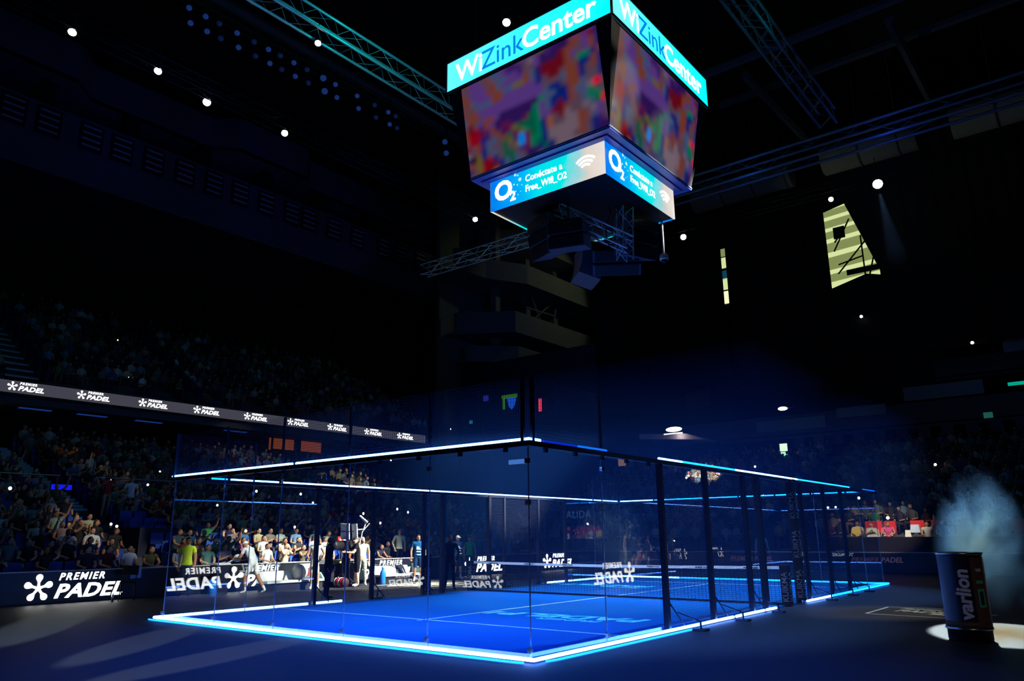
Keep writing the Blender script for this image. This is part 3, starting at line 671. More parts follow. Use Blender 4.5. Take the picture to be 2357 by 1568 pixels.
for k in range(4):
    R4 = Matrix.Rotation(k * PI / 2, 4, 'Z')
    o = share('video_screen', vme, sb); o.matrix_local = R4
    MB().box((0, -2.53, 12.56), (5.07, 0.05, 0.05)).build('soffit_edge', mat('soffit_edge', L((150, 170, 210)), 0.3, 0.4), sb).matrix_local = R4
    MB().box((0, -3.08, 16.05), (6.18, 0.04, 1.06)).build('name_band', E_band, sb).matrix_local = R4
    fr = MB(); fr.box((0, -3.09, 15.53), (6.2, 0.06, 0.03)); fr.box((0, -3.09, 16.6), (6.2, 0.06, 0.03)); fr.box((-3.1, -3.09, 16.05), (0.03, 0.06, 1.08)); fr.box((3.1, -3.09, 16.05), (0.03, 0.06, 1.08))
    fr.build('band_frame', M_black, sb).matrix_local = R4
    for (bd, x, mm, bo, sc) in (('Wi', -2.68, E_bandw, 0.018, 1.0), ('Zink', -1.62, E_zink, 0.0, 1.0), ('Center', -0.02, E_bandw, 0.02, 1.0)):
        text('band_lettering', bd, mm, 0.92, R4 @ frame((x, -3.105, 15.75), (1, 0, 0), (0, 0, 1)), sb, 0.0, bo, 0.004, 'LEFT', 1.0, 0.98)
    MB().box((0, -2.08, 11.98), (4.18, 0.04, 1.04)).build('wifi_band', E_o2, sb).matrix_local = R4
    F = lambda x, z: R4 @ frame((x, -2.105, z), (1, 0, 0), (0, 0, 1))
    text('band_lettering', 'O', E_bandw, 0.86, F(-1.92, 11.74), sb, 0, 0.035)
    text('band_lettering', '2', E_bandw, 0.42, F(-1.3, 11.6), sb, 0, 0.04)
    text('band_lettering', 'Conéctate a', E_bandw, 0.3, F(-0.72, 12.05), sb, 0, 0.014, 0.004, 'LEFT', 1.0, 0.92)
    text('band_lettering', 'Free_Wifi_O2', E_bandw, 0.3, F(-0.72, 11.72), sb, 0, 0.02, 0.004, 'LEFT', 1.0, 0.86)
    bu = MB()
    for (x, z, r) in ((-1.1, 12.4, 0.045), (-1.0, 12.36, 0.03), (-1.15, 12.1, 0.03), (-0.92, 12.2, 0.06), (-1.02, 12.05, 0.025), (-1.08, 11.85, 0.025), (-0.85, 12.0, 0.02), (-1.0, 11.72, 0.02), (-0.9, 11.8, 0.015)):
        bu.lathe([(0.0, 0), (r, 0), (r, 0.004), (0, 0.004)], (x, z, 0), 10)
    o = bu.build('bubble_print', emat('bubble', (190, 240, 255), 1.0), sb); o.matrix_local = R4 @ frame((0, -2.102, 0), (1, 0, 0), (0, 0, 1))
    for r in (0.2, 0.32, 0.44):
        a = MB(); n = 12
        for q in range(n):
            t0 = PI * (0.25 + 0.5 * q / n); t1 = PI * (0.25 + 0.5 * (q + 1) / n)
            a.prism([((r - 0.035) * math.cos(t0), (r - 0.035) * math.sin(t0), 0), ((r + 0.035) * math.cos(t0), (r + 0.035) * math.sin(t0), 0), ((r + 0.035) * math.cos(t1), (r + 0.035) * math.sin(t1), 0), ((r - 0.035) * math.cos(t1), (r - 0.035) * math.sin(t1), 0)], (0, 0, 0.006))
        o = a.build('wifi_arc', E_wifi, sb); o.matrix_local = R4 @ frame((1.45, -2.104, 11.72), (1, 0, 0), (0, 0, 1))
    c = MB(); c.poly([(2.525, -2.525, 12.55), (2.525, -3.025, 15.53), (3.05, -3.05, 15.53)]); c.poly([(2.525, -2.525, 12.55), (3.05, -3.05, 15.53), (3.025, -2.525, 15.53)])
    c.build('corner_filler', M_blackm, sb).matrix_local = R4
for (dx, dy) in ((-2.4, -2.4), (2.4, -2.4), (2.4, 2.4), (-2.4, 2.4)):
    MB().tube((dx, dy, 16.6), (dx, dy, 37), 0.03, 6).build('hoist_cable', M_blackm, sb)

# loudspeakers hung under the scoreboard
def speaker_array(loc, rz, n, label, w_=1.15, tilt0=0.0, dt=0.16):
    t = thing('line_array', loc, label, 'loudspeaker', rz, 'loudspeakers under the scoreboard')
    MB().box((0, 0, 0.08), (w_ * 0.8, 0.5, 0.08)).build('hanging_frame', M_black, t)
    MB().tube((0, 0, 0.1), (0, 0, 0.75), 0.03).build('hanging_strut', M_black, t)
    y = 0.0; z = 0.0
    for k in range(n):
        a = tilt0 + dt * k; R3 = Matrix.Rotation(a, 3, 'X'); c = Vector((0, y, z)) + R3 @ Vector((0, 0, -0.19))
        b = MB(); b.box(c, (w_, 0.75, 0.36), rot=R3); b.build('speaker_box', mat('speaker_box', L((72, 76, 88)), 0.5), t)
        g = MB(); g.box(c + R3 @ Vector((0, -0.385, 0)), (w_ * 0.92, 0.03, 0.32), rot=R3); g.build('grille', M_black, t)
        e = Vector((0, y, z)) + R3 @ Vector((0, 0, -0.385)); y, z = e.y, e.z
    return t
speaker_array((-0.95, -1.0, 11.2), -0.35, 3, 'black loudspeaker cluster under the left corner of the scoreboard')
speaker_array((-0.1, -1.1, 10.75), 0.3, 2, 'small tilted loudspeaker pair hanging lowest at the front')
speaker_array((1.1, 0.95, 11.2), 1.2, 3, 'black loudspeaker cluster under the right side of the scoreboard')
speaker_array((-0.9, 1.3, 10.9), 2.4, 3, 'loudspeaker cluster at the back of the scoreboard')
speaker_array((0.35, 0.9, 10.5), 0.6, 2, 'wide subwoofer pair hanging behind the small truss', 1.5, 0.5)
def box_truss(name, a, b, wd, label, cat, mat_, seg=0.6, r=0.035, rb=0.018, rot=None, parts=True):
    a, b = Vector(a), Vector(b); d = (b - a); ln = d.length; d.normalize()
    side = Vector((0, 0, 1)).cross(d)
    side = side.normalized() if side.length > 1e-3 else Vector((1, 0, 0)); up = d.cross(side)
    t = thing(name, a, label, cat); offs = [(s1 * side + s2 * up) * (wd / 2) for s1, s2 in ((-1, -1), (1, -1), (1, 1), (-1, 1))]
    for o in offs: MB().tube(o, o + d * ln, r, 8).build('chord_tube', mat_, t)
    n = max(2, int(ln / seg)); m = MB()
    for k in range(n):
        p0, p1 = d * (ln * k / n), d * (ln * (k + 1) / n)
        for q in range(4):
            o1, o2 = offs[q], offs[(q + 1) % 4]
            if k % 2: o1, o2 = o2, o1
            m.tube(p0 + o1, p1 + o2, rb, 5, 0, None, False)
    tag(m.build('lattice_bar', mat_, t), kind='stuff')
    return t
box_truss('hanging_truss', (-0.55, -1.1, 11.35), (1.3, 0.1, 10.15), 0.42, 'short blue lit truss hanging askew below the scoreboard', 'truss', M_alu, 0.35, 0.03, 0.014)
box_truss('hanging_truss', (1.15, 0.15, 11.4), (1.05, 0.2, 9.75), 0.36, 'small upright truss tangled with cables below the scoreboard', 'truss', M_alu, 0.3, 0.022, 0.012)
for k, (x, y, col) in enumerate(((0.8, -0.3, M_black), (0.95, -0.2, mat('red_cable', L((150, 30, 40)), 0.5)), (1.25, 0.5, M_black))):
    c = MB(); pts = [Vector((x, y, 11.4)) + Vector((0.12 * math.sin(q * 0.9 + k), 0.1 * math.cos(q * 1.1), -0.18 * q)) for q in range(9)]
    tag(c.path(pts, 0.018, 5).build('hanging_cable', col), ['black cable drooping by the hanging truss', 'red cable drooping by the hanging truss', 'black cable loop on the far side of the hanging truss'][k], 'cable')
dc = thing('dome_camera', (1.45, 2.0, 10.15), 'blue lit dome camera on a thin pole right of the scoreboard', 'camera')
MB().tube((0, 0, 0.25), (0, 0, 1.5), 0.035, 8).build('pole', M_alu, dc); MB().box((0, 0, 1.5), (0.5, 0.12, 0.05)).build('pole_bracket', M_alu, dc)
MB().lathe([(0.04, 0.25), (0.12, 0.2), (0.14, 0.08), (0.14, 0.02), (0.0, 0.02)], n=14).build('housing', M_alu, dc); MB().sphere((0, 0, 0), 0.1, 12, 8).build('dome', M_black, dc)

# ---------------------------------------------------------------- roof trusses, catwalk, lamps
M_trussd = mat('dark_truss', L((96, 100, 112)), 0.5, 0.3)
box_truss('lighting_truss', (-9.9, -12, 21), (-9.9, 15, 21), 0.75, 'long teal lit truss left of the scoreboard', 'truss', M_alu, 0.8, 0.06, 0.011)
box_truss('lighting_truss', (3.45, 4.0, 21), (3.45, 16.2, 21), 0.75, 'dim teal truss above and right of the scoreboard', 'truss', M_trussd, 0.8, 0.06, 0.02)
box_truss('lighting_truss', (-12, 19.1, 21), (24, 19.1, 21), 0.95, 'blue lit catwalk truss running right from the scoreboard', 'truss', M_trussd, 1.6, 0.08, 0.014)
box_truss('lighting_truss', (-17.8, -14, 21.4), (-17.8, 16, 21.4), 0.6, 'dark truss carrying the bright spot lamps on the left', 'truss', M_blackm, 1.2, 0.03, 0.015)
box_truss('lighting_truss', (-10, 25.6, 21.6), (12, 25.6, 21.6), 0.6, 'dark truss carrying spot lamps right of the scoreboard', 'truss', M_blackm, 1.2, 0.03, 0.015)
st_ = box_truss('lighting_truss', (-16, 8.6, 15.6), (-5.8, 8.6, 15.6), 0.55, 'short silver truss behind the lower left of the scoreboard', 'truss', M_alu, 0.8, 0.03, 0.015)
for q in (1.0, 9.0): MB().tube((q, 0, 0.2), (q, 0, 21.2), 0.015, 5).build('hoist_cable', M_blackm, st_)
sm_h = MB().lathe([(0.0, 0.45), (0.16, 0.43), (0.2, 0.3), (0.2, 0.0), (0.17, 0.0), (0.17, 0.05), (0.0, 0.05)], n=14).mesh('lamp_housing', M_black)
sm_y = MB(); sm_y.box((-0.24, 0, 0.3), (0.03, 0.06, 0.5)); sm_y.box((0.24, 0, 0.3), (0.03, 0.06, 0.5)); sm_y.box((0, 0, 0.56), (0.51, 0.06, 0.04)); sm_y.tube((0, 0, 0.56), (0, 0, 0.8), 0.03)
sm_y = sm_y.mesh('lamp_yoke', M_black)
sm_l = MB().lathe([(0, -0.02), (0.1, -0.015), (0.17, 0.02)], n=14).mesh('lamp_lens', E_lens)
def spot_fixture(loc, target, label, s=1.0, lens=None, group='spot lamps in the roof', hang=0.5):
    t = thing('spot_lamp', loc, label, 'lamp', 0, group)
    q = (Vector(loc) - Vector(target)).to_track_quat('Z', 'Y').to_matrix().to_4x4()
    for nm, me in (('lamp_housing', sm_h), ('lamp_lens', lens or sm_l)):
        o = share(nm, me, t); o.matrix_local = q @ Matrix.Diagonal((s, s, s, 1))
    o = share('lamp_yoke', sm_y, t); o.scale = (s, s, s)
    MB().tube((0, 0, 0.75 * s), (0, 0, 0.75 * s + hang), 0.02, 6).build('hanging_rod', M_black, t)
    return t
cp = (11.8, -19, 1.7)
for k, (p, tg, lb, s) in enumerate((((-17.7, -9.3, 21.0), (-6, -16, 0), 'bright spot lamp at the top left corner', 0.9), ((-17.6, -5.9, 21.0), (-4, -16, 0), 'second bright spot lamp from the left under the roof', 0.9),
        ((-18.2, -3.3, 21.0), (6, -17, 0), 'brightest lamp of the left truss, third from the left', 1.0), ((-17.8, 0.6, 21.0), (4, -16, 0), 'fourth bright spot lamp on the left truss', 0.9),
        ((-10.1, -3.3, 20.4), (0, -14, 0), 'spot lamp hanging from the teal lit truss', 0.7), ((-4.1, 1.0, 21.0), (4, -12, 0), 'spot lamp just above the name band of the scoreboard', 0.9),
        ((-17.5, 14.5, 21.0), (8, -16, 0), 'spot lamp left of the wifi band of the scoreboard', 0.9), ((-8.7, 25.6, 21.0), (10, -18, 0), 'spot lamp right of the dome camera', 1.1), ((0.8, 25.8, 21.0), (9, -10, 0), 'spot lamp above the triangular opening in the drapes', 0.8))):
    spot_fixture(p, tg, lb, s, None, 'spot lamps in the roof', 15.5 if k == 5 else 0.45)
spot_fixture((3.5, 25.4, 21.0), (10.2, -5.5, 0), 'large glaring spot lamp on the right sending a beam down', 1.55)
# unlit lamps, the blue lens glint put in as emission, hung in pairs along a batten
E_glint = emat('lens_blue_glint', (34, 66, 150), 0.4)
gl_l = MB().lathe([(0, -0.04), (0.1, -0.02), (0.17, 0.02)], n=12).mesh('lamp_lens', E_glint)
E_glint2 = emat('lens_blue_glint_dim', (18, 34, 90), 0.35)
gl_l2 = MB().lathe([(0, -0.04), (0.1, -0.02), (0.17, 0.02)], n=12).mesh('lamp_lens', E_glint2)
pairs = ((-6.6, 1), (-5.9, 1), (-5.3, 0), (-4.5, 1), (-3.7, 0), (-3.0, 1), (-2.4, 0), (-1.7, 1), (-1.0, 0), (-0.1, 2), (0.6, 1), (1.9, 1), (3.0, 0), (3.9, 1), (4.4, 0), (8.0, 2))
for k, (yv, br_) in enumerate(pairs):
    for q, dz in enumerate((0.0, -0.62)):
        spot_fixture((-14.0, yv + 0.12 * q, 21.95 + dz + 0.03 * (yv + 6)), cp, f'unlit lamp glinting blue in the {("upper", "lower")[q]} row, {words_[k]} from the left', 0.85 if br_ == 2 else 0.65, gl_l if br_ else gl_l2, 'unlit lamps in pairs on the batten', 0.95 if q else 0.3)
box_truss('lighting_truss', (-14.3, -9, 22.6), (-14.3, 10, 22.9), 0.4, 'dark batten carrying the paired unlit lamps', 'truss', M_blackm, 1.0, 0.025, 0.012)
# big ducts and roof beams above the right drapes
for k, (x0, x1, y, z) in enumerate(((-11, -3.4, 33, 26.9), (-1.2, 4.8, 33, 27.0), (6.8, 24, 33, 27.0))):
    t = thing('air_duct', (x0, y, z), ['round air duct nearest the scoreboard under the roof', 'short round air duct in the middle under the roof', 'round air duct at the right edge under the roof'][k], 'duct', 0, 'round air ducts under the roof')
    MB().lathe([(0.0, 0), (0.95, 0), (1.0, 0.05), (1.0, x1 - x0 - 0.05), (0.95, x1 - x0), (0, x1 - x0)], axis='X', n=20).build('duct_tube', M_facade, t)
    cl = MB().lathe([(1.0, 0), (1.06, 0), (1.06, 0.12), (1.0, 0.12)], axis='X', n=20).mesh('duct_band', M_fas)
    for q in range(1, int((x1 - x0) / 2.4) + 1):
        share('duct_band', cl, t, (q * 2.4, 0, 0)); MB().tube((q * 2.4 + 0.06, 0, 1.0), (q * 2.4 + 0.06, 0, 37 - z), 0.03, 6).build('duct_hanger', M_fas, t)
mb = MB()
for (p, q) in (((-6, 20, 28.5), (30, 20, 28.5)), ((-6, 27, 30.5), (30, 27, 30.5)), ((-2.3, 22, 28.8), (-2.3, 35, 29.5)), ((5.8, 22, 28.8), (5.8, 35, 29.5)), ((13.5, 22, 28.8), (13.5, 35, 29.5)), ((-20, -14, 28), (-20, 34, 28))):
    mb.tube(p, q, 0.28, 6)
tag(mb.build('roof_beam', M_fas), kind='structure')
# ---------------------------------------------------------------- people
SKIN = {'light': L((214, 164, 134)), 'tan': L((182, 128, 96)), 'brown': L((132, 88, 64))}
def skin_mat(k): return mat('skin_' + k, SKIN[k], 0.55, grain=0.05, scale=14)
M_eye = mat('eye_dark', L((28, 22, 20)), 0.3)
M_lip = mat('lip', L((150, 84, 76)), 0.5)
def cloth(name, c, grain=0.14): return mat('cloth_' + name, L(c), 0.85, grain=grain, scale=18, spec=0.15)

def joints(lean=0.0, turn=0.0, arms=None, legs=None, H=1.75, seat=False, stoop=0.0):
    """joint positions of a figure facing -y, feet at z = 0; lean bends the torso forward (radians)"""
    s = H / 1.75; J = {}
    J['pelvis'] = Vector((0, 0, 0.95)); legs = legs or {}
    hipz = 0.92
    for sd, sg in (('L', 1), ('R', -1)):
        J['hip' + sd] = Vector((0.09 * sg, 0, hipz))
        kn, an = legs.get(sd, ((0.1 * sg, -0.01, 0.5), (0.11 * sg, 0.03, 0.09)))
        J['knee' + sd] = Vector(kn); J['ank' + sd] = Vector(an)
        d = legs.get('toe' + sd, (0.03 * sg, -0.17, -0.05)); J['toe' + sd] = J['ank' + sd] + Vector(d)
    R = Matrix.Rotation(lean, 3, 'X')      # positive: forward (towards -y)
    T = Matrix.Rotation(turn, 3, 'Z')
    def up(x, y, z): return J['pelvis'] + T @ (R @ Vector((x, y, z)))
    J['waist'] = up(0, 0, 0.15); J['chest'] = up(0, -0.01, 0.36); J['neckb'] = up(0, 0.015, 0.53); J['head'] = up(0, -0.03 - stoop, 0.655 - stoop * 0.5)
    for sd, sg in (('L', 1), ('R', -1)):
        J['sho' + sd] = up(0.185 * sg, 0.0, 0.485)
        a = (arms or {}).get(sd)
        if a is None: a = ((0.06 * sg, 0.02, -0.29), (0.03 * sg, -0.06, -0.26))
        J['elb' + sd] = J['sho' + sd] + T @ Vector(a[0]); J['wri' + sd] = J['elb' + sd] + T @ Vector(a[1])
    if seat:
        dz = 0.50
        for k in ('pelvis', 'waist', 'chest', 'neckb', 'head', 'hipL', 'hipR', 'shoL', 'shoR', 'elbL', 'elbR', 'wriL', 'wriR'): J[k] = J[k] - Vector((0, 0, dz - 0.04))
        for sd, sg in (('L', 1), ('R', -1)):
            J['knee' + sd] = J['hip' + sd] + Vector((0.06 * sg, -0.42, 0.02)); J['ank' + sd] = J['knee' + sd] + Vector((0.0, 0.02, -0.40)); J['toe' + sd] = J['ank' + sd] + Vector((0.02 * sg, -0.17, -0.05))
    for k in J: J[k] = J[k] * s
    return J

RAD = {'pelvis': (0.155, 0.115), 'waist': (0.14, 0.1), 'chest': (0.165, 0.115), 'neckb': (0.078, 0.068), 'head0': (0.06, 0.062),
       'sho': 0.074, 'elb': 0.045, 'wri': 0.03, 'hip': 0.1, 'knee': 0.062, 'ank': 0.042, 'toe': 0.04}
def skin_body(J, sub=1, girth=1.0):
    """continuous skinned body: pelvis-chest-neck, arms and legs in one surface"""
    vs = []; es = []; rr = []
    def v(p, r): vs.append(tuple(p)); rr.append(r if isinstance(r, tuple) else (r, r)); return len(vs) - 1
    g = girth
    pel = v(J['pelvis'], tuple(q * g for q in RAD['pelvis'])); wa = v(J['waist'], tuple(q * g for q in RAD['waist'])); ch = v(J['chest'], tuple(q * g for q in RAD['chest'])); nb = v(J['neckb'], RAD['neckb'])
    hd = v(J['neckb'].lerp(J['head'], 0.55), RAD['head0'])
    es += [(pel, wa), (wa, ch), (ch, nb), (nb, hd)]
    for sd in 'LR':
        a = v(J['sho' + sd], RAD['sho']); m1 = v(J['sho' + sd].lerp(J['elb' + sd], 0.5), 0.054); b = v(J['elb' + sd], RAD['elb']); m2 = v(J['elb' + sd].lerp(J['wri' + sd], 0.35), 0.043); c = v(J['wri' + sd], RAD['wri'])
        pd = (J['wri' + sd] - J['elb' + sd]).normalized(); p = v(J['wri' + sd] + pd * 0.07, (0.038, 0.022))
        es += [(ch, a), (a, m1), (m1, b), (b, m2), (m2, c), (c, p)]
        h = v(J['hip' + sd], RAD['hip'] * g); t = v(J['hip' + sd].lerp(J['knee' + sd], 0.5), 0.084 * g); k = v(J['knee' + sd], RAD['knee']); cf = v(J['knee' + sd].lerp(J['ank' + sd], 0.35), 0.06); n = v(J['ank' + sd], RAD['ank']); to = v(J['toe' + sd], RAD['toe'])
        es += [(pel, h), (h, t), (t, k), (k, cf), (cf, n), (n, to)]
    me = bpy.data.meshes.new('tmp'); me.from_pydata(vs, es, []); o = bpy.data.objects.new('tmp', me); COL.objects.link(o)
    md = o.modifiers.new('s', 'SKIN'); md.use_smooth_shade = True
    for d, r in zip(me.skin_vertices[0].data, rr): d.radius = r
    me.skin_vertices[0].data[0].use_root = True
    if sub: sm = o.modifiers.new('d', 'SUBSURF'); sm.levels = sub; sm.render_levels = sub
    dg = bpy.context.evaluated_depsgraph_get(); ev = o.evaluated_get(dg); m2 = ev.to_mesh()
    V = [tuple(q.co) for q in m2.vertices]; F = [tuple(p.vertices) for p in m2.polygons]
    ev.to_mesh_clear(); bpy.data.objects.remove(o); bpy.data.meshes.remove(me)
    return V, F

SEG = [('torso', 'pelvis', 'chest', .15), ('torso', 'chest', 'neckb', .1), ('neck', 'neckb', 'head', .06), ('hipz', 'hipL', 'hipR', .12)]
for _s in 'LR': SEG += [('sleeve', 'sho' + _s, 'elb' + _s, .06), ('fore', 'elb' + _s, 'wri' + _s, .045), ('thigh', 'hip' + _s, 'knee' + _s, .085), ('shin', 'knee' + _s, 'ank' + _s, .05), ('foot', 'ank' + _s, 'toe' + _s, .045)]
def region(p, J):
    best = None
    for nm, a, b, r in SEG:
        A, B = J[a], J[b]; d = B - A; t = max(0, min(1, (p - A).dot(d) / max(d.length_squared, 1e-9)))
        q = (p - (A + d * t)).length / r
        if best is None or q < best[0]: best = (q, nm, t)
    nm, t = best[1], best[2]
    h = (p - J['pelvis']).dot((J['waist'] - J['pelvis']).normalized())     # the shirt ends in a straight hem at the hips
    if nm == 'torso' and h < -0.03: nm = 'hipz'
    elif (nm == 'hipz' or (nm == 'thigh' and t < 0.12)) and h >= -0.03: nm = 'torso'
    return nm, t

def head_parts(mb, J, look=0.0, nod=0.0, mi_skin=0, mi_hair=1, mi_eye=2, mi_lip=3, nu=16, nv=12, hair_on_mesh=True, faceM=None):
    """sculpted head round J['head'] facing -y turned by look: jaw, nose, ears, eyes, mouth"""
    R = Matrix.Rotation(look, 3, 'Z') @ Matrix.Rotation(nod, 3, 'X'); c = J['head']
    vs = []; fs = []; mi = []
    for j in range(nv + 1):
        ph = PI * j / nv; z = math.cos(ph); rr_ = math.sin(ph)
        for i in range(nu):
            t = 2 * PI * i / nu; x, y = rr_ * math.cos(t), rr_ * math.sin(t)
            w_ = 0.074 * (1 - 0.24 * max(0, -z - 0.1)); dpt = 0.096 * (1 - 0.12 * max(0, -z))
            X, Y, Zz = x * w_, y * dpt, z * 0.118
            if y < -0.75 and -0.35 < z < 0.12 and abs(x) < 0.3: Y -= 0.02          # nose
            if y < -0.5 and 0.0 < z < 0.3 and 0.15 < abs(x) < 0.6: Y += 0.008      # eye sockets
            if y < -0.4 and z < -0.75: Y -= 0.012                                   # chin
            vs.append(R @ Vector((X, Y, Zz)) + c)
    for j in range(nv):
        for i in range(nu):
            fs.append((j * nu + i, (j + 1) * nu + i, (j + 1) * nu + (i + 1) % nu, j * nu + (i + 1) % nu))
            ph = PI * (j + 0.5) / nv; t = 2 * PI * (i + 0.5) / nu; z = math.cos(ph); y = math.sin(ph) * math.sin(t)
            mi.append(mi_hair if hair_on_mesh and (z > 0.4 + 0.3 * max(0, -y) or (y > -0.05 and z > -0.05) or (y > 0.3 and z > -0.5)) else mi_skin)
    b = len(mb.v); mb.v.extend(tuple(v) for v in vs)
    for f, m in zip(fs, mi): mb.f.append(tuple(b + i for i in f)); mb.mi.append(m); mb.smooth.append(True)
    def at(x, y, z): return R @ Vector((x, y, z)) + c
    for sg in (-1, 1):
        mb.sphere(at(0.028 * sg, -0.083, 0.012), 0.011, 6, 4, mi_eye)
        mb.sphere(at(0.075 * sg, 0.008, -0.005), 0.024, 6, 5, mi_skin, (0.4, 0.8, 1.2))
        mb.sphere(at(0.03 * sg, -0.086, 0.032), 0.014, 5, 3, mi_hair, (1.3, 0.5, 0.3))
    mb.sphere(at(0, -0.086, -0.062), 0.02, 6, 4, mi_lip, (1.2, 0.4, 0.35))
    mb.sphere(at(0, -0.104, -0.024), 0.013, 6, 4, mi_skin, (0.9, 1.1, 1.3))

def fingers(mb, J, mi=0, curl=0.5):
    for sd, sg in (('L', 1), ('R', -1)):
        w_, e = J['wri' + sd], J['elb' + sd]; d = (w_ - e).normalized(); side = d.cross(Vector((0, -1, 0.2)))
        side = side.normalized() if side.length > 0.05 else Vector((1, 0, 0)); nrm = side.cross(d).normalized(); p = w_ + d * 0.075
        for q, (o, ln) in enumerate(((-0.028, 0.062), (-0.010, 0.075), (0.009, 0.07), (0.026, 0.055))):
            a = p + side * o; m = a + d * ln * 0.55 + nrm * ln * 0.25 * curl; t = m + d * ln * 0.35 + nrm * ln * 0.5 * curl
            mb.tube(a, m, 0.0095, 5, mi, 0.0085); mb.tube(m, t, 0.0085, 5, mi, 0.006)
        a = w_ + d * 0.025 + side * 0.03; m = a + side * 0.03 + d * 0.03 + nrm * 0.01; mb.tube(a, m, 0.011, 5, mi, 0.009); mb.tube(m, m + d * 0.028 + nrm * 0.012, 0.009, 5, mi, 0.007)

def person_mesh(name, J, mats, wear, sub=1, look=0.0, nod=0.0, girth=1.0, hair_on_mesh=True, fine=True):
    """mats: list of materials; wear: region -> material index or callable(t) (t runs 0..1 along the limb). slots: 0 skin, 1 hair, 2 eye, 3 lip, 4.. clothes"""
    V, F = skin_body(J, sub, girth)
    mb = MB(); mb.v = list(V)
    for f in F:
        p = sum((Vector(V[i]) for i in f), Vector()) / len(f); rg, t = region(p, J); m = wear.get(rg, 0)
        mb.f.append(f); mb.mi.append(m(t) if callable(m) else m); mb.smooth.append(True)
    head_parts(mb, J, look, nod, 0, 1, 2, 3, 16 if fine else 12, 12 if fine else 8, hair_on_mesh)
    fingers(mb, J, 0)
    return mb.mesh(name, mats)

def hair_cap(J, look=0.0, nod=0.0, style='short', m=None, name='hair', parent=None):
    R = Matrix.Rotation(look, 3, 'Z') @ Matrix.Rotation(nod, 3, 'X'); c = J['head']; mb = MB(); nu, nv = 18, 10
    vs = []; keep = {}
    for j in range(nv + 1):
        ph = PI * j / nv
        for i in range(nu):
            t = 2 * PI * i / nu; x, y, z = math.sin(ph) * math.cos(t), math.sin(ph) * math.sin(t), math.cos(ph)
            k = 1 + 0.05 * math.sin(5 * t) * math.sin(ph) + 0.03 * math.sin(9 * t + 3 * ph)
            vs.append(R @ Vector((x * 0.083 * k, y * 0.105 * k + 0.006, z * 0.127 * k + 0.004)) + c)
    for j in range(nv):
        for i in range(nu):
            ph = PI * (j + 0.5) / nv; t = 2 * PI * (i + 0.5) / nu; y, z = math.sin(ph) * math.sin(t), math.cos(ph)
            lim = {'short': z > 0.4 + 0.3 * max(0, -y) or (y > -0.1 and z > 0.0) or (y > 0.3 and z > -0.45), 'long': z > 0.5 + 0.25 * max(0, -y) or (y > -0.1), 'cap': z > 0.28, 'bald': z > 2}[style]
            if lim: mb.f.append((j * nu + i, (j + 1) * nu + i, (j + 1) * nu + (i + 1) % nu, j * nu + (i + 1) % nu)); mb.mi.append(0); mb.smooth.append(True)
    mb.v = [tuple(v) for v in vs]
    if style == 'long':
        for q in range(-3, 4):
            a = R @ Vector((0.022 * q, 0.075 - 0.004 * q * q, -0.02)) + c; mb.tube(a, a + Vector((0.004 * q, 0.03, -0.24)), 0.03, 6, 0, 0.018)
    if style == 'cap':
        pk = [R @ Vector((0.075 * math.cos(a), -0.085 - 0.08 * math.sin(a), 0.04 - 0.012 * math.sin(a))) + c for a in (PI * q / 8 for q in range(9))]
        mb.prism(pk, R @ Vector((0, 0, 0.01)))
    return mb.build(name, m, parent)

def figure(loc, face, J, label, mats, wear, hair=None, look=0.0, nod=0.0, girth=1.0, sub=2):
    """face = yaw of the figure (0 faces -y)"""
    t = thing('person', loc, label, 'person', face)
    me = person_mesh('body', J, mats, wear, sub, look, nod, girth, hair_on_mesh=False)
    o = bpy.data.objects.new('body', me); link(o, t)
    if hair: hair_cap(J, look, nod, hair[0], hair[1], 'cap' if hair[0] == 'cap' else 'hair', t)
    return t

def wearing(top, bottom, shoe, short_sleeve=0.55, short_leg=1.0, sock=None):
    return {'torso': top, 'neck': 0, 'hipz': bottom, 'sleeve': (lambda t: top if t < short_sleeve else 0) if short_sleeve < 1 else top, 'fore': top if short_sleeve > 1.4 else 0,
            'thigh': (lambda t: bottom if t < short_leg else 0), 'shin': (bottom if short_leg >= 1.5 else (lambda t: sock if (sock is not None and t > 0.72) else 0)), 'foot': shoe}
HB = mat('hair_black', L((22, 18, 18)), 0.6); HBR = mat('hair_brown', L((58, 38, 26)), 0.6); HG = mat('hair_grey', L((150, 148, 142)), 0.6)
Wt, Gy, Nv, Bk = cloth('white', (232, 236, 232)), cloth('grey', (130, 136, 140)), cloth('navy', (20, 52, 92)), cloth('black', (16, 16, 20))
Kh, Lime, Pale, Dn = cloth('khaki', (176, 160, 120)), cloth('lime', (205, 230, 60)), cloth('pale_green', (188, 200, 180)), cloth('denim', (40, 54, 84))
Blu = cloth('petrol_blue', (10, 78, 128)); Shoe = mat('white_shoe', L((228, 232, 232)), 0.5); ShB = mat('black_shoe', L((24, 24, 28)), 0.5); Viol = cloth('dark_violet', (36, 28, 66))
def mats_for(sk, hr, *cl): return [skin_mat(sk), hr, M_eye, M_lip] + list(cl)

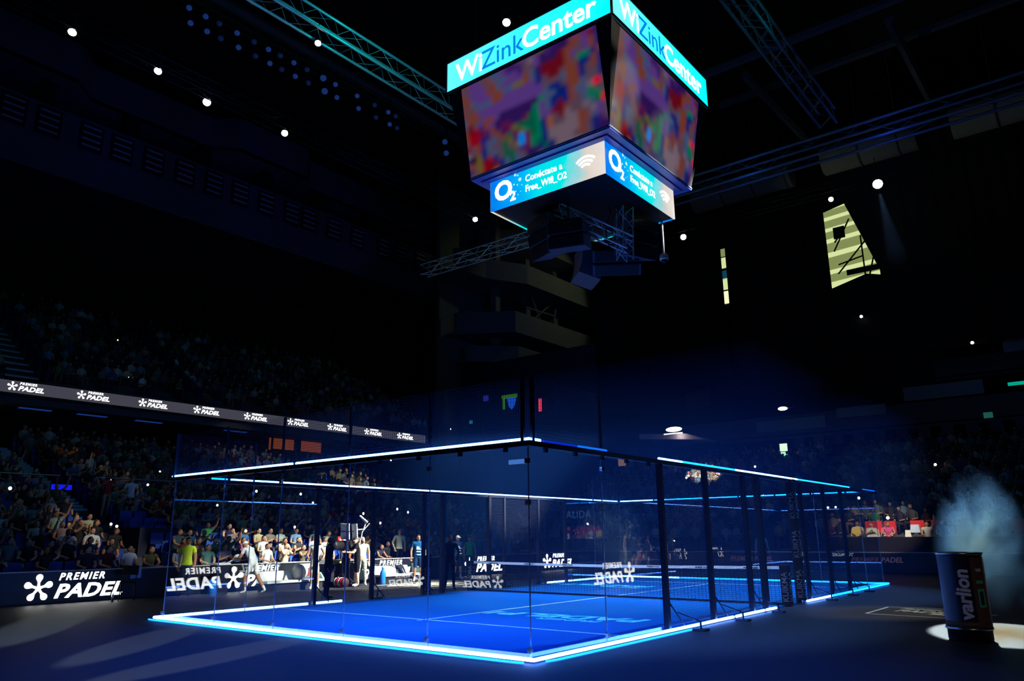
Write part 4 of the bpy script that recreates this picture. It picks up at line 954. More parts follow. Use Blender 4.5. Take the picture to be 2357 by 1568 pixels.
# the player in the white cap, stooping forward with his rackets
J = joints(lean=0.5, arms={'L': ((0.06, -0.1, -0.27), (-0.1, -0.24, -0.02)), 'R': ((-0.05, -0.05, -0.28), (0.08, -0.24, -0.06))}, legs={'L': ((0.11, -0.2, 0.50), (0.12, -0.14, 0.09)), 'R': ((-0.1, 0.12, 0.52), (-0.11, 0.42, 0.12)), 'toeR': (-0.02, -0.16, -0.08)}, stoop=0.03)
CAPM = mat('white_cap', L((242, 242, 238)), 0.7)
pl = figure((-10.15, -4.45, 0), -1.25, J, 'stooping player in white cap, white shirt and white shorts with rackets', mats_for('tan', HB, Wt, Wt, Shoe), wearing(4, 5, 6, 0.55, 0.8, 6), ('cap', CAPM), 0.1, 0.25)
rk = thing('racket_bag', (-10.15, -4.45, 0), 'teal, white and red rackets under the arm of the stooping player', 'racket', -1.25)
for k, (cx, m) in enumerate(((0.0, mat('racket_teal', L((40, 160, 160)), 0.4)), (0.045, Wt), (-0.045, mat('racket_red', L((200, 30, 40)), 0.4)), (-0.09, M_black))):
    b = MB(); b.lathe([(0.0, 0), (0.12, 0.0), (0.125, 0.018), (0.12, 0.036), (0, 0.036)], n=18); b.box((0, -0.22, 0.018), (0.035, 0.22, 0.03)); o = b.build('racket', m, rk)
    o.matrix_local = Matrix.Translation((0.0 + cx, -0.62 + cx * 0.2, 1.08)) @ Matrix.Rotation(1.2, 4, 'Y') @ Matrix.Rotation(0.5, 4, 'Z')
# man in the lime shirt
figure((-10.75, -6.35, 0), 0.75, joints(arms={'L': ((0.05, 0.03, -0.29), (0.0, -0.03, -0.26)), 'R': ((-0.05, 0.04, -0.29), (0.0, 0.0, -0.26))}, H=1.76), 'man in lime yellow shirt standing behind the left glass wall', mats_for('tan', HB, Lime, Dn, ShB), wearing(4, 5, 6, 0.5, 1.6), ('short', HB), 0.5)
# woman in white top and white shorts carrying a white bag
wm = figure((-10.1, -2.1, 0), 0.9, joints(arms={'L': ((0.12, -0.06, -0.26), (-0.05, -0.2, -0.12)), 'R': ((-0.1, -0.02, -0.28), (0.05, -0.2, -0.1))}, H=1.7), 'dark haired woman in white top and white shorts beside the dark post', mats_for('light', HB, Wt, Wt, Shoe), wearing(4, 5, 6, 0.3, 0.85, 6), ('long', HB), -0.3)
bg = thing('shoulder_bag', (-9.85, -1.9, 0.98), 'white shoulder bag with black strap of the woman in white', 'bag', 0.5)
b = MB(); b.box((0, 0, 0), (0.34, 0.16, 0.3), taper=0.85); b.build('bag_body', Wt, bg); MB().path([(-0.15, 0, 0.14), (-0.08, 0.03, 0.42), (0.1, 0.03, 0.45), (0.15, 0, 0.14)], 0.012, 5).build('strap', M_black, bg)
# dark figure close to the mesh
figure((-6.3, -4.58, 0), 2.2, joints(lean=0.06, H=1.74), 'dark figure in black jacket standing close behind the side mesh', mats_for('brown', HB, Bk, Viol, ShB), wearing(4, 5, 6, 2, 1.6), ('short', HB), 0.2)
# camera operator and the woman in checked trousers
figure((-10.0, -0.35, 0), -0.5, joints(lean=0.14, arms={'L': ((0.1, -0.14, -0.24), (-0.02, -0.26, 0.02)), 'R': ((-0.08, -0.16, -0.22), (0.02, -0.26, 0.04))}, H=1.72), 'camera operator in black shirt, black shorts and cap at the tall camera', mats_for('light', HB, Bk, Bk, Shoe), wearing(4, 5, 6, 0.6, 1.0), ('cap', M_black), -0.2, 0.1, 1.1)
CHK = bpy.data.materials.new('cloth_checked'); CHK.use_nodes = True
_n = CHK.node_tree; _c = _n.nodes.new('ShaderNodeTexChecker'); _c.inputs['Scale'].default_value = 22; _c.inputs[1].default_value = (*L((222, 226, 210)), 1); _c.inputs[2].default_value = (*L((120, 132, 122)), 1)
_t = _n.nodes.new('ShaderNodeTexCoord'); _n.links.new(_t.outputs['Object'], _c.inputs['Vector']); _n.links.new(_c.outputs[0], _n.nodes['Principled BSDF'].inputs['Base Color'])
figure((-10.3, 0.12, 0), 0.9, joints(arms={'L': ((0.06, 0.08, -0.27), (0.02, 0.02, -0.26)), 'R': ((-0.05, 0.02, -0.29), (0.0, -0.05, -0.26))}, H=1.72, legs={'L': ((0.12, -0.02, 0.5), (0.14, 0.02, 0.09)), 'R': ((-0.12, 0.02, 0.5), (-0.15, 0.05, 0.09))}), 'person with cropped grey hair, sleeveless white top and checked trousers', mats_for('light', HG, Wt, CHK, Shoe), {**wearing(4, 5, 6, 0.05, 1.6), 'torso': (lambda t: 4 if t > 0.28 else 0)}, ('short', HG), 0.4)
# the two men in blue sponsor shirts
for (loc, fc, lb, hr, lk, mt, H_) in (((-10.2, 2.85, 0), 0.95, 'man in petrol blue shirt and dark shorts waiting by the white bench', ('short', HBR), 0.35, Blu, 1.8), ((-9.9, 4.8, 0), 1.1, 'man in blue shirt and white cap behind the far post', ('cap', CAPM), 0.3, Nv, 1.76)):
    t = figure(loc, fc, joints(arms={'L': ((0.08, 0.03, -0.28), (0.02, -0.04, -0.27)), 'R': ((-0.07, 0.03, -0.29), (0.0, -0.05, -0.26))}, H=H_, legs={'L': ((0.11, -0.04, 0.5), (0.13, -0.02, 0.09)), 'R': ((-0.1, 0.03, 0.5), (-0.12, 0.1, 0.09))}), lb, mats_for('tan', HBR, mt, Nv if mt is Blu else Bk, Shoe), wearing(4, 5, 6, 0.6, 0.92, 6), hr, lk)
    pr_ = MB()
    for (x, z, w_, h) in ((-0.05, 1.29, 0.06, 0.09), (0.01, 1.28, 0.05, 0.07), (0.02, 1.23, 0.2, 0.03), (0.0, 1.14, 0.17, 0.04), (0.0, 1.02, 0.12, 0.03), (0.09, 1.02, 0.1, 0.04)): pr_.box((x, -0.128, z), (w_, 0.012, h))
    pr_.build('shirt_print', Wt, t)
# man in pale shirt standing in the front row, bystanders in dark suits and green
figure((-12.6, 4.1, 0.3), 1.25, joints(arms={'L': ((0.1, 0.06, -0.27), (-0.04, -0.12, -0.24)), 'R': ((-0.1, 0.06, -0.27), (0.06, -0.12, -0.24))}, H=1.74), 'bald man in pale green shirt and black tie standing in the front row', mats_for('light', HG, Pale, Bk, ShB), wearing(4, 5, 6, 2, 1.6), None, 0.0)
figure((-6.0, 0.15, 0), 0.8, joints(lean=0.1, arms={'L': ((0.1, -0.1, -0.26), (-0.08, -0.16, -0.2)), 'R': ((-0.1, 0.0, -0.28), (0.0, -0.1, -0.25))}, H=1.78, legs={'L': ((0.12, -0.14, 0.5), (0.14, -0.05, 0.09)), 'R': ((-0.1, 0.06, 0.5), (-0.13, 0.2, 0.1))}), 'man in black suit bending beside the near end of the net', mats_for('brown', HB, Bk, Bk, ShB), wearing(4, 5, 6, 2, 1.6), ('short', HB), 0.4, 0.3)
figure((-11.2, 7.0, 0), 0.9, joints(H=1.72), 'person in green shirt in the dark behind the second blue shirted man', mats_for('tan', HB, cloth('leaf_green', (40, 160, 60)), Bk, ShB), wearing(4, 5, 6, 0.55, 1.6), ('short', HB))
# people off to the side whose images float in the glass
figure((-10.2, -15.0, 0), 2.0, joints(H=1.75), 'man in sky blue shirt left of the court, mirrored in the end glass', mats_for('tan', HB, cloth('sky_blue', (110, 170, 220)), Dn, ShB), wearing(4, 5, 6, 0.55, 1.6), ('short', HB))
# staff walking at the far end
figure((-6.7, 13.4, 0), 2.2, joints(lean=0.1, H=1.78, arms={'L': ((0.1, -0.14, -0.24), (-0.05, -0.22, 0.02)), 'R': ((-0.05, 0.0, -0.29), (0.0, -0.1, -0.25))}), 'pale jacketed person working at the far end behind the net', mats_for('tan', HB, Gy, Bk, ShB), wearing(4, 5, 6, 2, 1.6), ('short', HB))
figure((-5.9, 14.4, 0), 2.4, joints(lean=0.85, H=1.78, legs={'L': ((0.13, -0.12, 0.5), (0.14, 0.0, 0.09)), 'R': ((-0.13, -0.02, 0.5), (-0.14, 0.1, 0.09))}), 'person in grey jacket bending down at the far end of the floor', mats_for('tan', HB, Gy, Bk, ShB), wearing(4, 5, 6, 2, 1.6), ('short', HB))
figure((-1.45, 15.8, 0), 0.5, joints(H=1.8), 'person with raised arm beside a far post of the court', mats_for('tan', HB, Pale, Bk, ShB), wearing(4, 5, 6, 2, 1.6), ('short', HB))

# ---------------------------------------------------------------- the crowd
def obj_color_mat(name, rough=0.85):
    m = bpy.data.materials.new(name); m.use_nodes = True; nt = m.node_tree
    oi = nt.nodes.new('ShaderNodeObjectInfo'); n = nt.nodes.new('ShaderNodeTexNoise'); n.inputs['Scale'].default_value = 14
    mx = nt.nodes.new('ShaderNodeMix'); mx.data_type = 'RGBA'; mx.blend_type = 'MULTIPLY'; mx.inputs[0].default_value = 0.3
    nt.links.new(oi.outputs['Color'], mx.inputs[6]); nt.links.new(n.outputs['Color'], mx.inputs[7]); nt.links.new(mx.outputs[2], nt.nodes['Principled BSDF'].inputs['Base Color'])
    nt.nodes['Principled BSDF'].inputs['Roughness'].default_value = rough; return m
M_shirt = obj_color_mat('spectator_shirt')
def rnd_mat(name, cols, rough=0.7):
    m = bpy.data.materials.new(name); m.use_nodes = True; nt = m.node_tree; oi = nt.nodes.new('ShaderNodeObjectInfo'); r = nt.nodes.new('ShaderNodeValToRGB'); r.color_ramp.interpolation = 'CONSTANT'
    el = r.color_ramp.elements
    while len(el) < len(cols): el.new(0.5)
    for k, (e, c) in enumerate(zip(el, cols)): e.position = k / len(cols); e.color = (*L(c), 1)
    nt.links.new(oi.outputs['Random'], r.inputs[0]); nt.links.new(r.outputs[0], nt.nodes['Principled BSDF'].inputs['Base Color']); nt.nodes['Principled BSDF'].inputs['Roughness'].default_value = rough; return m
M_sskin = rnd_mat('spectator_skin', ((214, 166, 136), (196, 144, 112), (182, 128, 96), (204, 154, 122), (150, 104, 78)))
M_shair = rnd_mat('spectator_hair', ((24, 20, 20), (40, 28, 22), (70, 46, 30), (20, 18, 20), (110, 84, 52), (34, 26, 22)))
M_strou = rnd_mat('spectator_trousers', ((40, 50, 76), (24, 24, 30), (150, 136, 108), (60, 62, 70), (30, 36, 56)))
SM = [M_sskin, M_shair, M_eye, M_lip, M_shirt, M_strou, ShB]
POSE = {
 'with hands in lap': dict(arms={'L': ((0.06, -0.06, -0.27), (-0.12, -0.22, -0.06)), 'R': ((-0.06, -0.06, -0.27), (0.12, -0.22, -0.06))}),
 'clapping': dict(arms={'L': ((0.07, -0.1, -0.25), (-0.21, -0.18, 0.12)), 'R': ((-0.07, -0.1, -0.25), (0.21, -0.18, 0.12))}),
 'leaning forward': dict(lean=0.3, arms={'L': ((0.06, -0.16, -0.23), (-0.14, -0.18, -0.08)), 'R': ((-0.06, -0.16, -0.23), (0.14, -0.18, -0.08))}),
 'raising an arm': dict(arms={'L': ((0.12, -0.14, 0.2), (0.02, -0.1, 0.25)), 'R': ((-0.06, -0.06, -0.27), (0.1, -0.22, -0.06))}),
 'holding up a phone': dict(arms={'L': ((0.05, -0.2, -0.14), (-0.12, -0.16, 0.18)), 'R': ((-0.05, -0.2, -0.14), (0.12, -0.16, 0.18))}),
 'with folded arms': dict(arms={'L': ((0.08, -0.05, -0.26), (-0.25, -0.1, 0.04)), 'R': ((-0.08, -0.07, -0.25), (0.24, -0.12, 0.02))}),
 'looking up the hall': dict(arms={'L': ((0.09, 0.02, -0.28), (-0.08, -0.22, -0.05)), 'R': ((-0.06, -0.06, -0.27), (0.12, -0.22, -0.06))}),
}
LOOKS = {'with hands in lap': 0.3, 'clapping': 0.0, 'leaning forward': 0.5, 'raising an arm': 0.2, 'holding up a phone': 0.1, 'with folded arms': 0.6, 'looking up the hall': 0.9}
SEATED = {}
for nm, kw in POSE.items():
    for gi, (gr, ll) in enumerate(((1.0, 0.6), (0.88, 0.35))):
        J = joints(seat=True, H=1.74 - 0.1 * gi, **kw)
        SEATED[nm, gi] = person_mesh('spectator', J, SM, wearing(4, 5, 6, 0.55 if gi == 0 else 0.25, 0.55 if gi else 1.6), 1, LOOKS[nm], 0.0, gr, True, False)
STAND = {}
for nm, kw in (('standing', dict(arms={'L': ((0.07, 0.0, -0.28), (-0.1, -0.2, -0.1)), 'R': ((-0.07, 0.0, -0.28), (0.05, -0.22, -0.06))})), ('standing and filming', POSE['holding up a phone'])):
    STAND[nm] = person_mesh('spectator', joints(H=1.75, **kw), SM, wearing(4, 5, 6, 0.55, 0.8), 1, 0.2, 0.0, 1.0, True, False)
SHIRTS = [('white', (226, 232, 228), 9), ('black', (18, 18, 24), 9), ('navy', (24, 32, 66), 8), ('grey', (120, 126, 132), 5), ('pale blue', (130, 170, 205), 6), ('sky blue', (70, 130, 190), 4), ('dark green', (30, 70, 48), 2), ('green', (40, 130, 70), 2),
          ('maroon', (88, 18, 36), 2), ('red', (190, 34, 40), 2), ('beige', (196, 178, 140), 3), ('olive', (88, 92, 60), 2), ('violet', (70, 50, 130), 2), ('pink', (216, 90, 150), 1), ('orange', (206, 112, 50), 1), ('cream', (220, 212, 180), 3)]
_pool = [(n, c) for n, c, w_ in SHIRTS for _ in range(w_)]
rng = random.Random(21)
def tread(i): return X0 - DX * i, Z0 + DZ * i
def in_aisle(y): return any(a - 0.25 < y < b + 0.25 for a, b in AISLES_L)
FACE = PI / 2
n_sp = 0
rows_used = {}
def spectator(i, y, shirt, pose, gi=0, label=None, stand=False, dz=0.0, dx=0.0, group='spectators on the left lower stand'):
    x, z = tread(i)
    me = STAND[pose] if stand else SEATED[pose, gi]
    o = bpy.data.objects.new('spectator', me); COL.objects.link(o)
    o.location = (x - 0.32 + dx, y, z + dz); o.rotation_euler = (0, 0, FACE + rng.uniform(-0.25, 0.25))
    o.color = (*L(shirt[1]), 1)
    return tag(o, label, 'spectator', group)
placed = []
def free(i, y): return not in_aisle(y) and not (2.6 < -0 and False) and all(not (a == i and abs(b - y) < 0.42) for a, b in placed)
C_ = {n: (n, c) for n, c, _ in SHIRTS}
# spectators that can be told apart in the light
for (i, y, sh, ps, gi, lb) in (
    (0, -8.35, 'navy', 'looking up the hall', 0, 'dark haired young man in navy shirt, front row above the tournament name'),
    (0, -7.75, 'maroon', 'looking up the hall', 0, 'bearded man in maroon shirt in the front row'),
    (0, -7.1, 'white', 'with hands in lap', 0, 'bearded man in bright white shirt in the front row above the board'),
    (0, -6.5, 'olive', 'leaning forward', 0, 'man in dark olive shirt next to the bright white shirt'),
    (0, -5.5, 'pale blue', 'leaning forward', 0, 'big man in pale blue shirt leaning over the board towel'),
    (0, -9.5, 'black', 'raising an arm', 0, 'man in black stretching a bare arm over the board top'),
    (0, -10.75, 'navy', 'clapping', 0, 'dim man in navy clapping at the left edge of the front row'),
    (1, -8.6, 'black', 'looking up the hall', 0, 'man in black in the second row, head turned to the court'),
    (1, -7.95, 'navy', 'with folded arms', 0, 'short haired man in dark shirt in the second row'),
    (1, -7.3, 'black', 'with hands in lap', 1, 'woman in black with a pale print in the second row'),
    (2, -8.3, 'white', 'leaning forward', 0, 'man in white shirt with black pattern in the third row'),
    (2, -7.55, 'white', 'with hands in lap', 0, 'man in white shirt with dark strap in the third row'),
    (2, -9.05, 'black', 'raising an arm', 0, 'man in black lifting both forearms in the third row'),
    (3, -8.9, 'cream', 'raising an arm', 1, 'woman in cream top raising her hand, fourth row'),
    (3, -7.6, 'black', 'holding up a phone', 0, 'man in black filming with a phone light, fourth row'),
    (3, -3.75, 'black', 'clapping', 0, 'man in black clapping beside the woman in green'),
    (3, -3.05, 'green', 'raising an arm', 1, 'woman in green sleeveless top raising her arm'),
    (4, -2.2, 'black', 'with folded arms', 0, 'man in black shirt standing out behind the woman in green'),
    (3, -1.3, 'black', 'clapping', 0, 'clapping man in black just inside the glass corner'),
    (0, -2.15, 'white', 'with hands in lap', 0, 'man in pale shirt with folded arms behind the cap wearing player'),
    (0, -1.35, 'beige', 'holding up a phone', 0, 'man in beige shirt drinking in the front row by the bench'),
    (0, 0.05, 'white', 'leaning forward', 0, 'man in white shirt with camera strap beside the blue seats'),
    (0, 0.6, 'white', 'with hands in lap', 0, 'man in white shirt next to the dark post, front row'),
    (1, -2.6, 'pink', 'with hands in lap', 1, 'child in pink top in the second row behind the player'),
    (1, -1.75, 'white', 'with hands in lap', 0, 'man in white shirt with black bag strap, second row by the bench'),
    (1, -0.9, 'cream', 'leaning forward', 1, 'woman in patterned cream top in the second row'),
    (1, -0.2, 'black', 'clapping', 1, 'woman in black sleeveless top holding a drink'),
    (2, 0.3, 'pale blue', 'with hands in lap', 0, 'man in pale blue shirt with raised drink, third row'),
    (0, 1.5, 'orange', 'leaning forward', 0, 'person in orange next to the camera cart'),
    (11, -0.9, 'violet', 'raising an arm', 0, 'man in violet shirt clapping high on the left stand'),
    (12, -0.4, 'green', 'clapping', 0, 'man in green shirt high on the left stand'),
    (12, 0.2, 'white', 'clapping', 1, 'woman in white striped top beside the high green shirt'),
    (11, 0.35, 'cream', 'with hands in lap', 0, 'man in cream white shirt below the striped top'),
    (10, -1.6, 'red', 'holding up a phone', 1, 'woman in red top high on the left stand'),
    (10, -0.95, 'olive', 'with hands in lap', 1, 'woman in patterned brown top beside the red top')):
    placed.append((i, y)); n_sp += 1
    spectator(i, y, C_[sh], ps, gi, lb)
spectator(5, -5.25, C_['red'], 'standing and filming', 0, 'man in red shirt with white print standing on the blue vomitory wall', True, 0, 0.0)['category'] = 'spectator'
COL.objects[-1].location = (-19.25, -5.15, 2.47)
vx = spectator(5, -4.6, C_['white'], 'standing', 0, 'person in white shirt with black cross strap and bare legs beside the red shirt', True)
vx.location = (-18.8, -4.45, 2.35)
cands = []
for i in range(NROW):
    y = -13.6 + 0.13 * (i % 3)
    while y < 15.0:
        if not in_aisle(y) and not (-5.7 < y < -3.9 and 3 <= i <= 6): cands.append((i, y + rng.uniform(-0.06, 0.06)))
        y += 0.54
rng2 = random.Random(5); seatable = [c for c in cands if rng2.random() < 0.86]
camv = Vector((11.8, -19.0, 1.7))
def in_view(x, y, z):
    d = Vector((x, y, z)) - camv; f = d.dot(_f)
    return f > 1 and abs(d.dot(_r) / f) < 0.70 and abs(d.dot(_u) / f) < 0.47
lst = []
for (i, y) in seatable:
    if any(a == i and abs(b - y) < 0.5 for a, b in placed): continue
    x, z = tread(i)
    lst.append(((Vector((x, y, z + 1)) - camv).length if in_view(x, y, z + 0.8) else 999, i, y))
lst.sort()
N_IND = 300 - 40
indiv = lst[:N_IND]; rest = lst[N_IND:]
byrow = {}
for _, i, y in indiv: byrow.setdefault(i, []).append(y)
for i in byrow: byrow[i].sort()
poses = list(POSE)
for i, yy in sorted(byrow.items()):
    for k, y in enumerate(yy):
        sh = rng.choice(_pool); ps = rng.choice(poses); gi = rng.random() < 0.4
        spectator(i, y, (sh[0], tuple(v * rng.uniform(0.62, 0.85) for v in sh[1])), ps, int(gi), f'{sh[0]} shirted spectator {ps}, {ordinal(i)} row left stand, {ordinal(k)} from left')  # shirt colours darkened to stand in for the dim light here

# everyone further off: one merged crowd mesh of small seated figures, shirt colour stored per figure
def ico(): 
    bm = bmesh.new(); bmesh.ops.create_icosphere(bm, subdivisions=1, radius=1); bm.verts.ensure_lookup_table()
    V = np.array([v.co[:] for v in bm.verts]); F = [[v.index for v in f.verts] for f in bm.faces]; bm.free(); return V, F
def low_figure():
    V = []; F = []; K = []
    def add(v, f, k):
        b = len(V); V.extend(map(tuple, v)); F.extend([[b + q for q in x] for x in f]); K.extend([k] * len(v))
    iv, if_ = ico()
    add(iv * np.array([0.085, 0.1, 0.12]) + np.array([0, -0.03, 1.17]), if_, 0)
    hv = iv[:, :] * np.array([0.094, 0.108, 0.1]) + np.array([0, 0.005, 1.21]); add(hv, if_, 1)
    def ring(z, rx, ry, y=0, n=8): return [(rx * math.cos(2 * PI * i / n), ry * math.sin(2 * PI * i / n) + y, z) for i in range(n)]
    rs = [ring(0.42, .17, .13), ring(0.6, .16, .12), ring(0.82, .2, .13), ring(0.98, .19, .1), ring(1.06, .06, .06)]
    v = sum(rs, []); f = []
    for r in range(4):
        for i in range(8): f.append([r * 8 + i, r * 8 + (i + 1) % 8, r * 8 + 8 + (i + 1) % 8, r * 8 + 8 + i])
    add(v, f, 2)
    def tb(a, b, r0, r1, k, n=5):
        a, b = Vector(a), Vector(b); d = (b - a).normalized(); x = d.orthogonal().normalized(); y = d.cross(x)
        vv = [a + (x * math.cos(2 * PI * i / n) + y * math.sin(2 * PI * i / n)) * r0 for i in range(n)] + [b + (x * math.cos(2 * PI * i / n) + y * math.sin(2 * PI * i / n)) * r1 for i in range(n)]
        add([tuple(q) for q in vv], [[i, (i + 1) % n, n + (i + 1) % n, n + i] for i in range(n)] + [list(range(n, 2 * n))], k)
    for sg in (-1, 1):
        tb((0.2 * sg, 0, 0.95), (0.25 * sg, -0.05, 0.68), .06, .05, 2); tb((0.25 * sg, -0.05, 0.68), (0.1 * sg, -0.28, 0.62), .045, .035, 0)
        tb((0.1 * sg, 0, 0.46), (0.14 * sg, -0.44, 0.5), .09, .065, 3); tb((0.14 * sg, -0.44, 0.5), (0.14 * sg, -0.42, 0.02), .06, .045, 3)
    return np.array(V), F, np.array(K)
LV, LF, LK = low_figure()
skins = [L(c) for c in ((214, 166, 136), (182, 128, 96), (204, 154, 122))]; hairs = [L(c) for c in ((24, 20, 20), (50, 34, 26), (90, 64, 40))]; trous = [L(c) for c in ((40, 50, 76), (24, 24, 30), (110, 100, 84))]
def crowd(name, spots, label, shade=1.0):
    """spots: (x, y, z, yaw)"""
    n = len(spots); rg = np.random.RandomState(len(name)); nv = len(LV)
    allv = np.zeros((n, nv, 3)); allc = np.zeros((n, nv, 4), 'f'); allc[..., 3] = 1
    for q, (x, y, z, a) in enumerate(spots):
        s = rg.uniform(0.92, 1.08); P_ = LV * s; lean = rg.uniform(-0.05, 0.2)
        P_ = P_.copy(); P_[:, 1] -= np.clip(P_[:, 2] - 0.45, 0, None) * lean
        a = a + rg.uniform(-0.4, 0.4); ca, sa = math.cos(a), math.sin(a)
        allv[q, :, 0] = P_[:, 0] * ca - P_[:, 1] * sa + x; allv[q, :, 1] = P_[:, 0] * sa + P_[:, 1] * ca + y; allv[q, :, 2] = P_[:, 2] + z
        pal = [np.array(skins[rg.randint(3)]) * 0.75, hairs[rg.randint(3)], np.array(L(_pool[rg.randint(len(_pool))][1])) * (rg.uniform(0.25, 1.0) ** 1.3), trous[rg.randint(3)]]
        pal = [np.array(v) * shade for v in pal]  # all figure colours darkened to stand in for dim light
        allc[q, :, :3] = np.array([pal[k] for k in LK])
    F = []
    for q in range(n):
        F.extend([[q * nv + i for i in f] for f in LF])
    me = bpy.data.meshes.new(name); me.from_pydata(allv.reshape(-1, 3), [], F)
    ca_ = me.color_attributes.new('figure_colour', 'FLOAT_COLOR', 'POINT'); ca_.data.foreach_set('color', allc.reshape(-1))
    me.polygons.foreach_set('use_smooth', [True] * len(me.polygons))
    if 'crowd_cloth' not in bpy.data.materials:
        m = bpy.data.materials.new('crowd_cloth'); m.use_nodes = True; v = m.node_tree.nodes.new('ShaderNodeVertexColor'); v.layer_name = 'figure_colour'
        m.node_tree.links.new(v.outputs[0], m.node_tree.nodes['Principled BSDF'].inputs['Base Color']); m.node_tree.nodes['Principled BSDF'].inputs['Roughness'].default_value = 0.8
    me.materials.append(bpy.data.materials['crowd_cloth'])
    o = bpy.data.objects.new(name, me); COL.objects.link(o)
    return tag(o, label, 'crowd', None, 'stuff')
sp = []
for _, i, y in rest:
    x, z = tread(i); sp.append((x - 0.32, y, z, FACE))
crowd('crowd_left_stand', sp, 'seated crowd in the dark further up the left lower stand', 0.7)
sp = []
for j in range(1, NU):
    y = -13
    while y < 25:
        if not (-5.6 < y < -3.4 or 3.9 < y < 5.2) and rng.random() < (0.75 if j < 11 else 0.35): sp.append((-31.0 - 0.8 * j + 0.1, y, 9.2 + 0.48 * j - 0.0, FACE))
        y += 0.56
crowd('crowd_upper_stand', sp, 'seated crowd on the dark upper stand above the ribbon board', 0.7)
sp = []
for i in range(FN - 1):
    xx = -18.5
    while xx < 21:
        if not (-3.2 < xx < -2.0 or 10 < xx < 11.2) and not (1.2 < xx < 9.5 and i < 2) and rng.random() < 0.8: sp.append((xx, FY0 + 0.85 * i + 0.5, 1.0 + 0.3 * i, 0.0))
        xx += 0.56
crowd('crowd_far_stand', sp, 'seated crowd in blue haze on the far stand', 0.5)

# blue seats: the free ones by the bench singly, the rest of the stand as one object
def seat_mesh():
    m = MB(); m.box((0, -0.02, 0.42), (0.44, 0.42, 0.04)); m.box((0, 0.2, 0.62), (0.44, 0.04, 0.42), rot=Matrix.Rotation(-0.15, 3, 'X')); m.tube((-0.22, 0.19, 0.83), (0.22, 0.19, 0.83), 0.025, 8); m.box((0, 0.05, 0.2), (0.1, 0.3, 0.4)); return m
sm_ = seat_mesh().mesh('stand_seat', M_seat)
for k, (i, y) in enumerate(((0, -0.75), (0, -0.4), (1, 0.45), (0, -3.3), (0, -2.75), (1, -3.2))):
    x, z = tread(i); o = share('stand_seat', sm_, None, (x - 0.34, y, z), (0, 0, PI / 2)); tag(o, ['empty blue plastic seat by the bench, left of the pair', 'empty blue plastic seat by the bench, right of the pair', 'empty blue seat in the second row by the dark post', 'empty blue seat left of the capped player', 'empty blue seat right behind the capped player', 'empty blue seat in the second row behind the player'][k], 'seat', 'blue stand seats')
ms = MB()
for i in range(0, NROW):
    x, z = tread(i); y = -14.0
    while y < 15.2:
        if not in_aisle(y) and not (i < 2 and -3.6 < y < 0.7): ms.box((x - 0.36, y, z + 0.22), (0.36, 0.46, 0.42)); ms.box((x - 0.58, y, z + 0.62), (0.05, 0.46, 0.4))
        y += 0.54
tag(ms.build('seat_rows', M_seat), 'rows of dark blue plastic seats filling the left stand', 'seats', None, 'stuff')
# ---------------------------------------------------------------- things on the dark floor
# giant can of balls with the smoke that leaves it
can = thing('giant_can', (9.47, -4.2, 0), 'giant dark can of padel balls with upright lettering on the right', 'can', -0.9)
M_can = mat('can_dark', L((24, 26, 44)), 0.4, spec=0.45)
MB().lathe([(0.0, 0.0), (0.31, 0.0), (0.32, 0.02), (0.32, 0.16), (0.33, 0.17)], n=40).build('can_base', M_black, can)
MB().lathe([(0.33, 0.17), (0.345, 0.18), (0.345, 0.2), (0.33, 0.21)], n=40).build('can_rim', M_chrome, can)
MB().lathe([(0.33, 0.21), (0.33, 1.3), (0.335, 1.32)], n=40).build('can_body', M_can, can)
MB().lathe([(0.33, 0.21), (0.332, 0.21), (0.332, 0.3), (0.33, 0.3)], n=40).build('can_band', mat('can_brown', L((84, 62, 50)), 0.5), can)
MB().lathe([(0.335, 1.32), (0.347, 1.33), (0.347, 1.355), (0.315, 1.36), (0.31, 1.33), (0.31, 1.29), (0.0, 1.29)], n=40).build('can_top_rim', M_chrome, can)
MB().lathe([(0, 1.3), (0.3, 1.3), (0.3, 1.305), (0, 1.31)], n=32).build('lit_inside_disc', mat('can_lit_inside', L((235, 240, 240)), 0.5), can)  # white disc stands in for the lit inside of the open can
pb = MB()
for q in range(8):
    a0, a1 = (math.atan2(-18.97 + 4.2, 11.8 - 9.47) + 0.9 + 0.42 + 0.14 * k for k in (q, q + 1))
    pb.poly([(0.3315 * math.cos(a0), 0.3315 * math.sin(a0), 0.3), (0.3315 * math.cos(a1), 0.3315 * math.sin(a1), 0.3), (0.3315 * math.cos(a1), 0.3315 * math.sin(a1), 1.28), (0.3315 * math.cos(a0), 0.3315 * math.sin(a0), 1.28)])
pb.build('can_panel', mat('can_panel_brown', L((92, 66, 66)), 0.5), can)
def on_can(body, ang, z, size, m, bold=0.02, up_text=True, shear=0.0):
    n = Vector((math.cos(ang), math.sin(ang), 0)); tdir = Vector((-n.y, n.x, 0)); p = n * 0.338
    M = frame(p + tdir * (size * 0.36) + Vector((0, 0, z)), (0, 0, 1), -tdir) if up_text else frame(p - tdir * size + Vector((0, 0, z)), tdir, (0, 0, 1))
    return text('can_lettering', body, m, size, M, can, shear, bold, 0.012)
